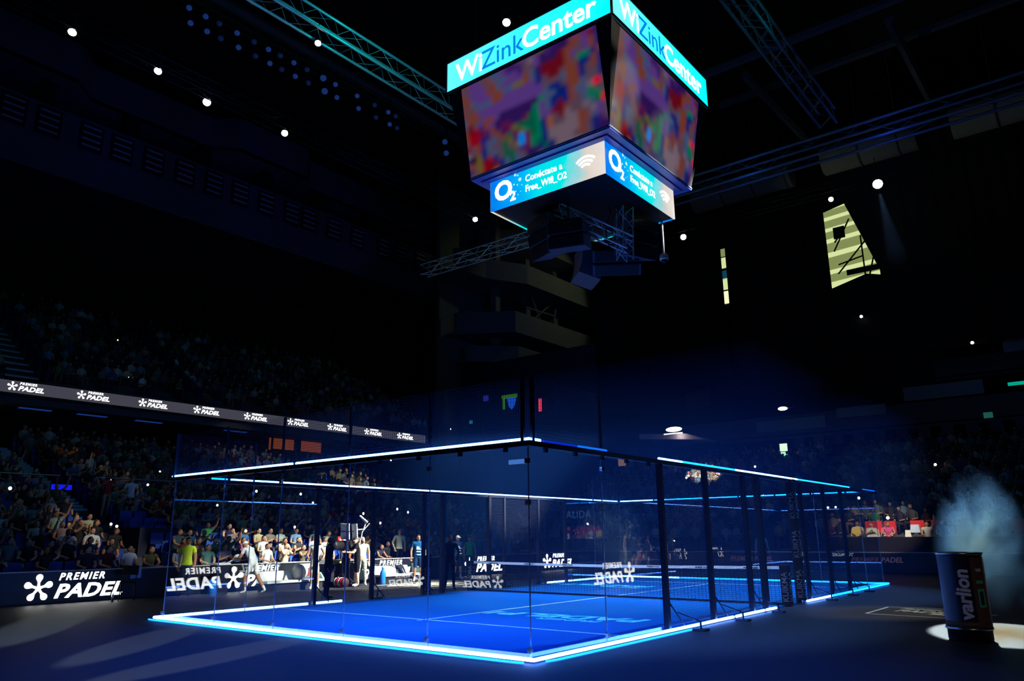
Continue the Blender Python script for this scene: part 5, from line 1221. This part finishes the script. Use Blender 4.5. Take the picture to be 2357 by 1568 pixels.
# local angle that faces the camera
A0 = math.atan2(-18.97 + 4.2, 11.8 - 9.47) + 0.9
on_can('varlion', A0 - 0.06, 0.33, 0.28, mat('can_letter_grey', L((205, 208, 216)), 0.5), 0.035, True, 0.1)
M_cang = mat('can_letter_teal', L((80, 190, 160)), 0.5)
tl = MB(); n_ = Vector((math.cos(A0 + 0.82), math.sin(A0 + 0.82), 0)); 
for q in range(4):
    a0, a1 = A0 + 0.6 + 0.1 * q, A0 + 0.6 + 0.1 * (q + 1)
    tl.poly([(0.334 * math.cos(a0), 0.334 * math.sin(a0), 0.52), (0.334 * math.cos(a1), 0.334 * math.sin(a1), 0.52), (0.334 * math.cos(a1), 0.334 * math.sin(a1), 0.8), (0.334 * math.cos(a0), 0.334 * math.sin(a0), 0.8)])
    tl.poly([(0.334 * math.cos(a0), 0.334 * math.sin(a0), 0.88), (0.334 * math.cos(a1), 0.334 * math.sin(a1), 0.88), (0.334 * math.cos(a1), 0.334 * math.sin(a1), 0.93), (0.334 * math.cos(a0), 0.334 * math.sin(a0), 0.93)])
tl.build('can_label', M_cang, can)
vz = MB(); 
for (a, z0, z1) in ((A0 + 0.72, 0.56, 0.76), (A0 + 0.82, 0.56, 0.76)): vz.box((0.337 * math.cos(a), 0.337 * math.sin(a), (z0 + z1) / 2), (0.02, 0.02, z1 - z0), a)
vz.build('can_label_mark', M_can, can)
on_can('S', A0 + 0.75, 1.06, 0.12, mat('can_letter_grey', L((205, 208, 216)), 0.5), 0.02, True)
def smoke(name, loc, rad, dens, label, scale, bend=(0, 0, 0), aniso=0.2, step=0.12):
    m = bpy.data.materials.new(name); m.use_nodes = True; nt = m.node_tree
    for n in list(nt.nodes): nt.nodes.remove(n)
    out = nt.nodes.new('ShaderNodeOutputMaterial'); v = nt.nodes.new('ShaderNodeVolumeScatter'); v.inputs['Color'].default_value = (0.22, 0.52, 1, 1); v.inputs['Anisotropy'].default_value = aniso
    tc = nt.nodes.new('ShaderNodeTexCoord'); gr = nt.nodes.new('ShaderNodeTexGradient'); gr.gradient_type = 'SPHERICAL'; nz = nt.nodes.new('ShaderNodeTexNoise')
    nz.inputs['Scale'].default_value = scale; nz.inputs['Detail'].default_value = 4; nz.inputs['Distortion'].default_value = 0.8
    rp = nt.nodes.new('ShaderNodeMapRange'); rp.inputs[1].default_value = 0.4; rp.inputs[2].default_value = 0.78
    mu = nt.nodes.new('ShaderNodeMath'); mu.operation = 'MULTIPLY'; mu2 = nt.nodes.new('ShaderNodeMath'); mu2.operation = 'MULTIPLY'; mu2.inputs[1].default_value = dens
    pw = nt.nodes.new('ShaderNodeMath'); pw.operation = 'POWER'; pw.inputs[1].default_value = 1.5
    nt.links.new(tc.outputs['Object'], gr.inputs[0]); nt.links.new(tc.outputs['Object'], nz.inputs['Vector']); nt.links.new(nz.outputs['Fac'], rp.inputs[0])
    nt.links.new(gr.outputs['Fac'], pw.inputs[0]); nt.links.new(pw.outputs[0], mu.inputs[0]); nt.links.new(rp.outputs[0], mu.inputs[1]); nt.links.new(mu.outputs[0], mu2.inputs[0]); nt.links.new(mu2.outputs[0], v.inputs['Density'])
    nt.links.new(v.outputs[0], out.inputs['Volume'])
    b = MB(); b.sphere((0, 0, 0), 1.0, 16, 10); o = b.build(name, m, None, loc); o.scale = rad
    o.rotation_euler = bend
    return tag(o, label, 'smoke', None, 'stuff')
smoke('smoke_plume', (9.3, -0.6, 1.72), (0.85, 1.15, 1.35), 5.0, 'pale blue smoke drifting up behind the giant can', 1.4, (0.0, 0.25, 0))
smoke('smoke_veil', (9.7, -1.2, 1.2), (1.0, 1.6, 1.15), 0.5, 'thin smoke spreading low behind the giant can', 1.3)
# printed frame and letters on the floor
fp = thing('floor_print', (0, 0, 0.004), 'white outlined rectangle with lettering printed on the dark floor behind the can', 'floor marking')
M_fp = mat('floor_white_print', L((222, 222, 200)), 0.7)
q = [Vector((6.99, -0.7, 0)), Vector((7.02, 1.15, 0)), Vector((8.75, 1.3, 0)), Vector((8.72, -0.88, 0))]
m = MB()
for a, b_ in zip(q, q[1:] + q[:1]):
    d = (b_ - a); c = (a + b_) / 2; m.box((c.x, c.y, 0), (d.length + 0.05, 0.06, 0.004), math.atan2(d.y, d.x))
m.build('print_outline', M_fp, fp)
text('print_lettering', 'PREMIER', M_fp, 0.36, frame((7.35, 0.75, 0), (1, -0.12, 0), (0.12, 1, 0)), fp, 0.2, 0.03, 0.002, 'LEFT', 1.0, 0.62)
text('print_lettering', 'PADEL', M_fp, 0.6, frame((7.35, 0.15, 0), (1, -0.12, 0), (0.12, 1, 0)), fp, 0.2, 0.03, 0.002, 'LEFT', 1.0, 0.65)
text('print_lettering', 'P1', M_fp, 1.3, frame((8.95, -0.55, 0), (0.35, 1, 0), (-1, 0.35, 0)), fp, 0.0, 0.03, 0.002, 'LEFT', 1.0, 0.9)
text('print_lettering', 'MADRID', M_fp, 0.4, frame((9.3, -0.75, 0), (0.1, 1, 0), (-1, 0.1, 0)), fp, 0.0, 0.03, 0.002, 'LEFT', 1.0, 0.9) if False else None
lf = thing('floor_print', (0, 0, 0.004), 'white outlined print on the lit floor by the left bench', 'floor marking')
m = MB()
for (c, d) in (((-8.9, 0.6, 0), (2.2, 0.05, 0.004)), ((-8.9, 3.3, 0), (2.2, 0.05, 0.004)), ((-10.0, 1.95, 0), (0.05, 2.7, 0.004)), ((-7.8, 1.95, 0), (0.05, 2.7, 0.004))): m.box(c, d)
m.build('print_outline', M_fp, lf)
for k in range(5): MB().box((-8.9, 1.0 + 0.45 * k, 0), (1.5, 0.22, 0.004), 0.1).build('print_bar', M_fp, lf)

# white player benches in front of the left boards
def bench(loc, label, flip=1):
    t = thing('player_bench', loc, label, 'bench', 0, 'white player benches')
    MB().box((0, 0, 0.29), (0.62, 2.3, 0.07)).build('seat', M_white, t)
    b = MB(); b.prism([(-0.3, -1.15, 0.325), (-0.36, -1.15, 0.62), (-0.3, -1.15, 0.62), (-0.18, -1.15, 0.325)], (0, 1.95, 0)); b.build('backrest', M_white, t)
    MB().box((0, 0, 0.128), (0.52, 2.2, 0.254)).build('plinth', M_pad, t)
    e = MB(); e.prism([(0.3, 1.09, 0.325), (-0.3, 1.09, 0.325), (-0.36, 1.09, 0.66), (0.1, 1.09, 0.52)], (0, 0.06, 0)); e.build('end_panel', mat('grey_green_panel', L((110, 150, 145)), 0.4), t)
    return t
b1 = bench((-10.75, -2.55, 0), 'white bench with rounded white cushion in front of the board')
cu = thing('seat_cushion', (-10.8, -1.95, 0.33), 'rounded white cushion with red drop emblem on the white bench', 'cushion')
m = MB(); m.lathe([(0.0, -0.42), (0.2, -0.42), (0.26, -0.36), (0.27, 0.36), (0.2, 0.42), (0.0, 0.42)], (0, 0, 0.24), 18, axis='Y'); m.build('cushion_body', M_white, cu)
m = MB(); m.prism([(0.272, -0.1, 0.12), (0.272, 0.16, 0.1), (0.272, 0.1, 0.26), (0.272, -0.06, 0.42)], (0.02, 0, 0)); m.build('cushion_emblem', mat('emblem_red', L((200, 50, 50)), 0.5), cu)
b2 = bench((-10.75, 2.3, 0), 'white bench with clear curved hood beside the blue shirted man')
m = MB(); m.lathe([(0.58, -0.7), (0.6, -0.7), (0.6, 0.7), (0.58, 0.7)], (0, 0, 0), 24, axis='Y')
hd = thing('bench_hood', (-10.7, 1.3, 0.1), 'clear curved hood on the white bench, in front of the lit board', 'hood')
m.build('hood_shell', M_glass, hd); mm = MB(); mm.lathe([(0.57, -0.72), (0.61, -0.72), (0.61, -0.68), (0.57, -0.68)], (0, 0, 0), 24, axis='Y'); mm.build('hood_rim', M_pad, hd)
bt = thing('water_bottle', (-10.3, 1.15, 0), 'tall blue water bottle standing by the bench hood', 'bottle')
M_bot = mat('bottle_blue', L((40, 130, 235)), 0.25, spec=0.6)
MB().lathe([(0, 0), (0.1, 0), (0.11, 0.03), (0.11, 0.4), (0.05, 0.52), (0.045, 0.6)], n=14).build('bottle_body', M_bot, bt); MB().lathe([(0.05, 0.6), (0.05, 0.66), (0, 0.66)], n=12).build('bottle_cap', M_white, bt)

# broadcast camera on a pedestal
tv = thing('broadcast_camera', (-10.45, -0.5, 0), 'tall broadcast camera with white lit panels on a black pedestal', 'camera', 0.35)
ped = MB(); ped.lathe([(0.0, 0.1), (0.3, 0.1), (0.3, 0.2), (0.16, 0.3), (0.16, 0.95), (0.11, 1.0), (0.11, 1.25), (0, 1.25)], n=16); ped.build('pedestal', M_black, tv)
for a in (0.5, 2.6, 4.7): MB().box((0.32 * math.cos(a), 0.32 * math.sin(a), 0.07), (0.36, 0.1, 0.14), a).build('pedestal_foot', M_black, tv)
MB().box((0, -0.05, 1.42), (0.36, 0.62, 0.34)).build('camera_body', M_black, tv)
MB().lathe([(0.0, -0.95), (0.14, -0.95), (0.16, -0.9), (0.14, -0.36), (0, -0.36)], (0, 0, 1.42), 16, axis='Y').build('lens', M_black, tv)
MB().box((-0.02, -0.1, 1.9), (0.34, 0.05, 0.56), rot=Matrix.Rotation(0.1, 3, 'X')).build('sun_shade', M_white, tv)
MB().box((0.26, 0.1, 1.86), (0.2, 0.05, 0.62), rot=Matrix.Rotation(-0.1, 3, 'Y')).build('sun_shade', M_white, tv)
MB().box((0.08, -0.12, 1.9), (0.5, 0.03, 0.03)).build('shade_bar', M_pad, tv)
MB().box((0.0, 0.34, 1.62), (0.3, 0.2, 0.22)).build('viewfinder', M_black, tv)
arm = MB(); arm.path([(0.2, 0.1, 1.95), (0.55, 0.2, 1.97), (0.62, 0.22, 2.2), (0.42, 0.18, 2.42)], 0.022, 6); arm.path([(0.42, 0.2, 1.5), (0.5, 0.22, 1.9), (0.75, 0.26, 2.18)], 0.02, 6); arm.build('microphone_arm', M_white, tv)
MB().tube((0.4, 0.17, 2.45), (0.7, 0.2, 2.22), 0.035, 8).build('microphone', M_white, tv)
for sg in (-1, 1): MB().path([(0.16 * sg, 0.2, 1.3), (0.2 * sg, 0.62, 1.16)], 0.018, 6).build('pan_handle', M_pad, tv)
cart = thing('flight_case', (-11.0, -0.4, 0), 'black flight case with white lettering behind the tall camera', 'case')
MB().box((0, 0, 0.42), (0.6, 1.3, 0.76)).build('case_body', M_black, cart)
for sy in (-1, 1):
    for z in (0.06, 0.79): MB().box((0.3, 0.62 * sy, z), (0.06, 0.1, 0.06)).build('corner_bracket', M_chrome, cart)
MB().box((0, -0.1, 0.86), (0.4, 0.5, 0.12)).build('case_tray', mat('tray_yellow', L((200, 200, 110)), 0.5), cart)
text('case_lettering', 'S', M_white, 0.2, frame((0.305, -0.45, 0.55), (0, 1, 0), (0, 0, 1)), cart, 0.2, 0.02)
bag = thing('kit_bag', (-10.25, -0.85, 0), 'red, black and white kit bag on the floor by the camera', 'bag', 1.5)
MB().lathe([(0, -0.3), (0.13, -0.3), (0.16, -0.25), (0.16, 0.25), (0.13, 0.3), (0, 0.3)], (0, 0, 0.18), 14, axis='Y').build('bag_body', mat('kit_bag_dark', L((44, 18, 30)), 0.6), bag)
for (y0, y1, mm) in ((-0.22, -0.15, 'r'), (-0.1, -0.03, 'w'), (0.02, 0.1, 'r'), (0.15, 0.2, 'w')): MB().lathe([(0.16, y0), (0.166, y0), (0.166, y1), (0.16, y1)], (0, 0, 0.18), 14, axis='Y').build('bag_stripe', M_white if mm == 'w' else mat('kit_bag_red', L((190, 30, 50)), 0.6), bag)
MB().path([(0.0, -0.2, 0.33), (0.02, -0.1, 0.46), (0.02, 0.1, 0.46), (0, 0.2, 0.33)], 0.014, 5).build('bag_handle', M_black, bag)
rb = thing('warning_box', (-11.76, 0.35, 0.875), 'red box with two pale symbols in front of the left stand', 'box')
MB().box((0, 0, 0.62), (0.08, 0.42, 0.46)).build('box_body', mat('box_red', L((220, 30, 30)), 0.5), rb); MB().box((0, 0, 0.2), (0.06, 0.06, 0.42)).build('box_stand', M_pad, rb)
for sy in (-0.09, 0.09): MB().box((0.045, sy, 0.64), (0.01, 0.1, 0.26)).build('box_symbol', mat('symbol_cream', L((255, 225, 190)), 0.5), rb)
# stool before the nearest board, towel, cooler
stl = thing('folding_chair', (-11.15, -7.85, 0), 'dark folding chair standing before the white emblem board', 'chair', 1.0)
MB().box((0, 0, 0.5), (0.42, 0.4, 0.035)).build('seat', M_blackm, stl); MB().box((0, 0.22, 0.82), (0.42, 0.03, 0.26), rot=Matrix.Rotation(-0.12, 3, 'X')).build('backrest', M_blackm, stl)
for (a, b_) in (((-0.19, -0.2, 0), (-0.17, 0.2, 0.95)), ((0.19, -0.2, 0), (0.17, 0.2, 0.95)), ((-0.17, 0.24, 0), (-0.17, -0.16, 0.5)), ((0.17, 0.24, 0), (0.17, -0.16, 0.5))): MB().tube(a, b_, 0.016, 6).build('leg', M_blackm, stl)
bo = thing('water_bottle', (-11.05, -8.3, 0), 'small clear water bottle on the floor by the folding chair', 'bottle'); MB().lathe([(0, 0), (0.035, 0), (0.035, 0.16), (0.014, 0.2), (0.014, 0.23), (0, 0.23)], n=12).build('bottle_body', M_chrome, bo)
tw = MB()
for (a, b_) in (((0.09, -0.16, -0.3), (0.09, 0.14, -0.02)),): tw.prism([(0.1, -0.17, -0.32), (0.1, 0.15, -0.3), (0.09, 0.15, 0.012), (0.09, -0.17, 0.012)], (0.012, 0, 0)); tw.box((0.0, -0.01, 0.018), (0.2, 0.32, 0.012))
tag(tw.build('towel', mat('towel_blue', L((150, 170, 225)), 0.9), None, (-11.76, -7.4, 0.885)), 'pale blue towel hung over the top of the nearest board', 'towel')
co = thing('cool_box', (-10.9, -5.15, 0), 'dark cool box with white top edge beside the capped player', 'cool box')
MB().box((0, 0, 0.45), (0.42, 0.42, 0.88)).build('box_body', mat('coolbox_dark', L((26, 30, 48)), 0.4), co); MB().box((0, 0, 0.92), (0.46, 0.46, 0.06)).build('lid', M_white, co); MB().box((0.1, 0.2, 0.66), (0.06, 0.06, 0.5)).build('side_trim', M_white, co)
bb = thing('water_cooler', (-10.2, -5.75, 0), 'blue glowing drink canister behind the second glass pane', 'canister')
MB().lathe([(0, 0), (0.13, 0), (0.13, 0.45), (0.1, 0.5), (0, 0.5)], n=14).build('canister_body', M_bot, bb); MB().lathe([(0, 0.5), (0.05, 0.5), (0.05, 0.56), (0, 0.56)], n=10).build('canister_cap', M_white, bb)

# phone torches in the stands
E_phone = emat('phone_torch', (255, 246, 230), 22.0)
ph_b = MB().box((0, 0, 0), (0.012, 0.075, 0.15)).mesh('phone_body', M_black)
pl_ = MB().lathe([(0, 0), (0.045, 0.004), (0.0, 0.012)], n=8, axis='X').mesh('phone_light', E_phone)
for k, (x, y, z, lb, sc) in enumerate(((-17, -9.27, 3.31, 'phone torch at the left edge above the aisle rail', 1.2), (-20, -4.76, 3.98, 'phone torch above the red shirted man', 1), (-19, -3.71, 3.77, 'phone torch left of the glass corner top', 1), (-15.2, -6.7, 2.15, 'phone torch held by the raised arm, left of two', 1), (-15.2, -6.5, 2.08, 'phone torch held by the raised arm, right of two', 1),
    (-22, -1.74, 4.59, 'phone torch below the cream shirt high on the stand', .8), (-33, 1.35, 10.89, 'phone torch above the third emblem of the ribbon', 1.2), (-32.5, 8.39, 10.5, 'phone torch above the fifth emblem of the ribbon', 1.2), (-33, 10.23, 11.1, 'phone torch above the sixth emblem of the ribbon', 1.1), (-36, 1.83, 13.72, 'faint phone torch high in the upper stand', .8),
    (-17, -1.78, 2.95, 'phone torch right of the second glass seam', 1), (-18, 0.62, 3.64, 'phone torch beside the white tube, left', 1.2), (-18, 2.95, 3.6, 'phone torch beside the white tube, right', 1.2), (-17, 2.9, 3.18, 'phone torch at the end of the mirrored blue line', 1), (-13.5, -2.66, 1.9, 'phone torch above the white cap', 1), (-13.4, -0.62, 2.05, 'phone torch above the woman in black', 1),
    (-16, 5.01, 2.71, 'phone torch above the tall camera', 1.2), (-15, 5.17, 2.27, 'phone torch right of the microphone arm', 1.2), (-16.5, 7.6, 2.98, 'phone torch above the bald man, left', 1.2), (-16, 7.85, 2.82, 'phone torch above the bald man, right', 1.2), (-25, 14.9, 6.45, 'phone torch under the long top tube', 1.2),
    (-9.44, 19.5, 1.75, 'phone torch behind the net, left', 1.3), (-7.46, 19.2, 1.35, 'phone torch behind the net right of the dark post', 1.2), (-9.33, 25, 5.03, 'phone torch under the brightly lit group', 1.3), (-5.71, 27, 5.62, 'phone torch right of the brightly lit group', 1.3), (-3.5, 22, 3.61, 'phone torch on the far top tube', 1.2), (0.08, 21, 2.87, 'phone torch on the far stand, left of a pair', 1.1), (0.45, 21, 2.88, 'phone torch on the far stand, right of a pair', 1.1), (1.32, 22, 3.32, 'phone torch under the end of the blue tube', 1.4), (3.1, 19.5, 2.29, 'phone torch above the red lit box', 1.5), (4.07, 27, 5.12, 'phone torch alone high on the right far stand', 1.5), (-18.46, 25, 4.1, 'small phone torch left of the SALIDA sign', .8), (-16.84, 26, 5.09, 'small phone torch above the SALIDA sign', 1), (-31.3, 27.24, 10.3, 'phone torch right of the ribbon end', 1))):
    t = thing('phone', (x, y, z), lb, 'phone', 0.0 if x < -12 else -PI / 2, 'phone torches in the dark stands')
    share('phone_body', ph_b, t, (-0.012, 0, 0)); o = share('phone_light', pl_, t, (0, 0, 0.05)); o.scale = (sc, sc, sc)
for k, (x, y, z, lb, e) in enumerate(((-0.63, 35.86, 16.21, 'small white lamp on the dark drape below the bright opening', (255, 255, 250)), (5.67, 35.86, 13.3, 'small white lamp above the far gallery on the right', (230, 230, 240)))):
    t = thing('work_lamp', (x, y, z), lb, 'lamp'); MB().lathe([(0, 0), (0.12, 0), (0.1, 0.12), (0, 0.14)], n=10).build('lamp_body', M_black, t); MB().sphere((0, -0.06, 0), 0.1, 8, 6).build('bulb', emat('work_bulb' + str(k), e, 6), t)

# ---------------------------------------------------------------- far end of the hall
sg = thing('exit_sign', (-15.6, 20.35, 2.75), 'dim grey exit sign reading SALIDA over the far corner', 'sign')
MB().box((1.2, 0.1, 0.15), (2.6, 0.1, 0.75)).build('sign_panel', mat('sign_panel', L((30, 44, 60)), 0.6), sg)
text('sign_lettering', 'SALIDA', emat('sign_letter', (62, 92, 112), 0.5), 0.62, frame((0.1, 0.03, -0.03), (1, 0, 0), (0, 0, 1)), sg, 0, 0.0, 0.004, 'LEFT', 1.1, 0.95)
tn = thing('tunnel_canopy', (-15.7, 17.4, 1.5), 'white lit canopy frame over the corner entrance', 'canopy')
MB().prism([(-0.5, 0, 0.7), (0.0, 0, 0.62), (0.0, 0, 1.05), (-0.9, 0, 1.5)], (0, 0.06, 0)).build('canopy_panel', mat('canopy_pale', L((170, 190, 180)), 0.7), tn)
for (x, h) in ((0.3, 0.9), (0.75, 0.85), (1.0, 0.85)): MB().box((x, 0, (1.0 - 1.5) / 2), (0.05, 0.05, 2.5)).build('canopy_post', M_rail, tn)
MB().box((0.55, 0, 1.0), (0.95, 0.05, 0.05)).build('canopy_beam', M_rail, tn); MB().tube((-0.4, 0, 0.6), (0.4, 0, 1.0), 0.03).build('canopy_brace', M_black, tn)
t = thing('led_bar', (-13.9, 20.4, 2.05), 'red glowing bar light below the exit sign', 'light'); MB().box((0, 0, 0), (1.9, 0.06, 0.16), rot=Matrix.Rotation(-0.05, 3, 'Y')).build('diffuser', emat('red_bar', (215, 22, 34), 0.8), t); MB().box((0, 0.06, 0), (1.96, 0.06, 0.2), rot=Matrix.Rotation(-0.05, 3, 'Y')).build('housing', M_black, t)
t = thing('exit_light', (-11.2, 20.4, 1.8), 'small green emergency light beside a pale door', 'light'); MB().box((0, 0, 0), (0.42, 0.06, 0.14)).build('diffuser', emat('green_exit', (110, 230, 90), 1.0), t); MB().box((0, 0.06, 0), (0.5, 0.06, 0.22)).build('housing', M_black, t)
t = thing('service_door', (-10.6, 20.3, 1.3), 'pale narrow service door beside the green light', 'door'); MB().box((0, 0, 0.35), (0.5, 0.06, 1.3)).build('door_leaf', mat('door_grey', L((150, 165, 180)), 0.7), t); MB().box((0, 0.05, 0.35), (0.6, 0.06, 1.4)).build('door_frame', M_black, t)
# VIP boxes, their red light put into the panel colour, guests on sofas
vb = thing('guest_box', (1.8, 18.4, 0), 'red lit guest box with white and yellow seats beyond the court', 'guest box')
MB().box((3.2, 0.1, 0.75), (8.6, 0.3, 1.5)).build('box_front', M_blackm, vb)
RDM = mat('box_red_lit_wall', L((200, 40, 44)), 0.7)
for (x, w_) in ((0.75, 0.7), (1.45, 0.45), (2.55, 0.55), (3.3, 0.4), (6.6, 1.2)): MB().box((x, 0.75, 1.95), (w_, 0.1, 0.5)).build('red_lit_panel', RDM, vb)
for (x, w_, z, m_) in ((0.05, 0.45, 1.72, mat('box_gold', L((230, 200, 90)), 0.6)), (0.75, 0.5, 1.68, Wt), (1.35, 0.5, 1.72, mat('box_pink', L((245, 190, 180)), 0.6)), (2.2, 0.25, 1.62, Wt), (2.5, 0.4, 1.85, mat('box_paleblue', L((190, 215, 245)), 0.6))):
    MB().box((x, 0.5, z), (w_, 0.3, 0.34), taper=0.8).build('sofa', m_, vb)
for k, (x, sh, lb) in enumerate(((0.1, 'cream', 'guest in cream on the left of the red lit box'), (0.7, 'white', 'guest in white in the red lit box'), (1.4, 'pink', 'guest in pink in the red lit box'), (2.95, 'white', 'guest in pale mint shirt, left of the upright pair in the red box'), (3.55, 'pale blue', 'guest in pale blue shirt, right of the upright pair in the red box'))):
    o = spectator(0, 0, C_[sh], poses[k % 4], k % 2, lb, False, 0, 0, 'guests in the red lit box'); o.location = (1.8 + x, 18.9, 0.95); o.rotation_euler = (0, 0, 0.2)
# bright group of spectators in a follow spot on the far stand
for k in range(10):
    o = spectator(0, 0, C_[('white', 'cream', 'white', 'pale blue', 'white')[k % 5]], poses[k % 7], k % 2, f'spectator in white hot spot on far stand, {words_[k % 5]} from left, {("front", "back")[k // 5]} row', False, 0, 0, 'spectators in the follow spot'); 
    o.location = (-11.2 + 0.5 * (k % 5), FY0 + 0.85 * (12 + 2 * (k // 5)) + 0.5, 1.0 + 0.3 * (12 + 2 * (k // 5))); o.rotation_euler = (0, 0, 0)
for k, (x, y, z, c, lb, s) in enumerate(((-12.55, 30.2, 8.85, (245, 255, 225), 'glowing round ceiling lamp over the far gallery corner', 1.0),)):
    t = thing('ceiling_light', (x, y, z), lb, 'light')
    MB().sphere((0, 0, 0.05), 0.62, 20, 8, 0, (1, 0.5, 0.28)).build('diffuser', emat('dome_light', c, 2.2), t); MB().box((0.05, -0.25, -0.28), (1.4, 0.1, 0.08)).build('light_strip', emat('dome_light', c, 2.2), t)
    MB().prism([(-2.6, -0.3, -0.45), (2.6, -0.3, -0.9), (1.0, -0.3, -0.35), (-2.6, -0.3, -0.1)], (0, 2.2, 0.0)).build('canopy', mat('canopy_grey', L((150, 140, 150)), 0.7), t)
lamp('POINT', 'dome_lamp', (-11.9, 29.5, 8.35), 16, (1.0, 0.9, 0.85), None, 0.1)
t = thing('ceiling_light', (-4.7, 30, 9.5), 'small bright lamp under the far gallery', 'light'); MB().sphere((0, 0, 0), 0.24, 12, 6, 0, (1.3, 1, 0.5)).build('diffuser', emat('gallery_lamp', (255, 250, 205), 3), t); MB().box((0.3, 0.1, 0.02), (0.7, 0.1, 0.04)).build('housing', M_fas, t)
wn = thing('lit_doorway', (-5.9, 33, 6.8), 'narrow bright doorway in the far gallery', 'doorway')
for (z, w_, h, c) in ((0.55, 0.5, 0.5, (200, 240, 205)), (0.0, 0.42, 0.5, (150, 220, 185)), (-0.5, 0.46, 0.4, (240, 255, 230))): MB().box((0, 0, z), (w_, 0.1, h)).build('lit_wall', emat('doorway_' + str(c[0]), c, 1.3), wn)
for sx in (-0.34, 0.34): MB().box((sx, -0.05, 0.05), (0.12, 0.12, 1.7)).build('door_jamb', M_blackm, wn)
for (loc, d, c, st_, nm, lb, cat) in (((-29.85, 33.3, 13.75), (1.7, 0.1, 0.3), (60, 130, 30), 0.5, 'monitor', 'green rimmed blue screen high beside the corner mast', 'screen'), ((-26.5, 33.3, 12.6), (0.3, 0.1, 1.1), (230, 60, 80), 0.9, 'sign_light', 'small red glowing sign right of the corner mast', 'sign'),
    ((-21.9, 24.4, 6.86), (1.9, 0.1, 0.32), (80, 130, 220), 0.7, 'strip_light', 'pale blue strip light seen through the far corner glass', 'light'), ((-13.6, 24.6, 6.3), (0.5, 0.1, 0.5), (150, 110, 90), 0.6, 'wall_lamp', 'small square pinkish lamp below the top rail', 'light'),
    ((7.9, 36.62, 10.55), (1.6, 0.1, 0.2), (0, 190, 160), 0.7, 'strip_light', 'teal strip light at the right edge', 'light'), ((5.8, 36.55, 8.75), (0.5, 0.1, 0.35), (40, 110, 100), 0.5, 'wall_lamp', 'dim teal lamp on the far gallery', 'light'), ((-32.6, 33.3, 13.9), (0.6, 0.1, 0.5), (50, 60, 190), 0.35, 'monitor', 'small dim blue screen left of the corner mast', 'screen'), ((-34.4, 33.3, 11.9), (0.3, 0.1, 0.3), (40, 120, 160), 0.6, 'wall_lamp', 'tiny turquoise lamp above the end of the ribbon', 'light'), ((-37.0, 24.5, 12.3), (0.1, 2.2, 1.0), (60, 120, 255), 0.7, 'blue_glow_patch', 'blue oval light patch above the end of the ribbon', 'light')):
    t = thing(nm, loc, lb, cat)
    if nm == 'blue_glow_patch':
        MB().sphere((0, 0, 0), 1.0, 18, 8, 0, (0.1, 1.3, 0.55)).build('diffuser', emat('f_' + nm + str(int(loc[0])), c, st_), t); MB().box((-0.3, 0, 0), (0.3, 2.0, 0.8)).build('housing', M_black, t)  # oval of reflected blue light put in as a glowing disc
    else:
        MB().box((0, 0, 0), d).build('diffuser', emat('f_' + nm + str(int(loc[0])), c, st_), t); MB().box((0, 0.12, 0), (d[0] + 0.06, d[1], d[2] + 0.06)).build('housing', M_black, t)
        if 'green rimmed' in lb:
            MB().prism([(-0.3, 0, -0.15), (0.75, 0, -0.1), (0.5, 0, -0.9), (0.2, 0, -1.2), (-0.1, 0, -0.9)], (0, 0.08, 0)).build('screen_picture', emat('f_bluepic', (30, 90, 220), 0.6), t)
            MB().box((-0.65, 0, -0.6), (0.2, 0.1, 1.0)).build('screen_rim', emat('f_monitor-29', c, 0.4), t)
bl = thing('seat_lamp', (-21.6, -5.9, 3.75), 'blue glowing lamp box beside the aisle stairs', 'light'); MB().box((0, 0, 0), (0.06, 0.75, 0.2)).build('diffuser', emat('blue_box', (20, 30, 255), 0.8), bl); MB().box((-0.06, 0, 0), (0.06, 0.8, 0.26)).build('housing', M_black, bl)
# blue haze filling the court and the far floor
def haze(name, c, d, dens, label, col=(0.06, 0.26, 1)):
    m = bpy.data.materials.new(name); m.use_nodes = True; nt = m.node_tree
    for n in list(nt.nodes): nt.nodes.remove(n)
    out = nt.nodes.new('ShaderNodeOutputMaterial'); v = nt.nodes.new('ShaderNodeVolumeScatter'); v.inputs['Density'].default_value = dens; v.inputs['Color'].default_value = (*col, 1)
    nt.links.new(v.outputs[0], out.inputs['Volume'])
    return tag(MB().box((0, 0, 0), d).build(name, m, None, c), label, 'haze', None, 'stuff')
haze('court_haze', (-0.5, 7.75, 2.6), (15, 27.5, 5.0), 0.0055, 'thin blue stage haze over the court and the far floor')
haze('beam_haze', (5.0, 19.6, 13.6), (3.2, 10, 12.5), 0.0011, 'faint haze showing the beam of the large spot lamp', (0.3, 0.5, 1))
# lettering becomes plain mesh
bpy.context.view_layer.update()
dg = bpy.context.evaluated_depsgraph_get()
for o in [q for q in SC.objects if q.type == 'FONT']:
    me = bpy.data.meshes.new_from_object(o.evaluated_get(dg)); n = o.name; par = o.parent; M = o.matrix_local.copy(); cu_ = o.data
    bpy.data.objects.remove(o); bpy.data.curves.remove(cu_)
    q = bpy.data.objects.new(n, me); link(q, par); q.matrix_local = M
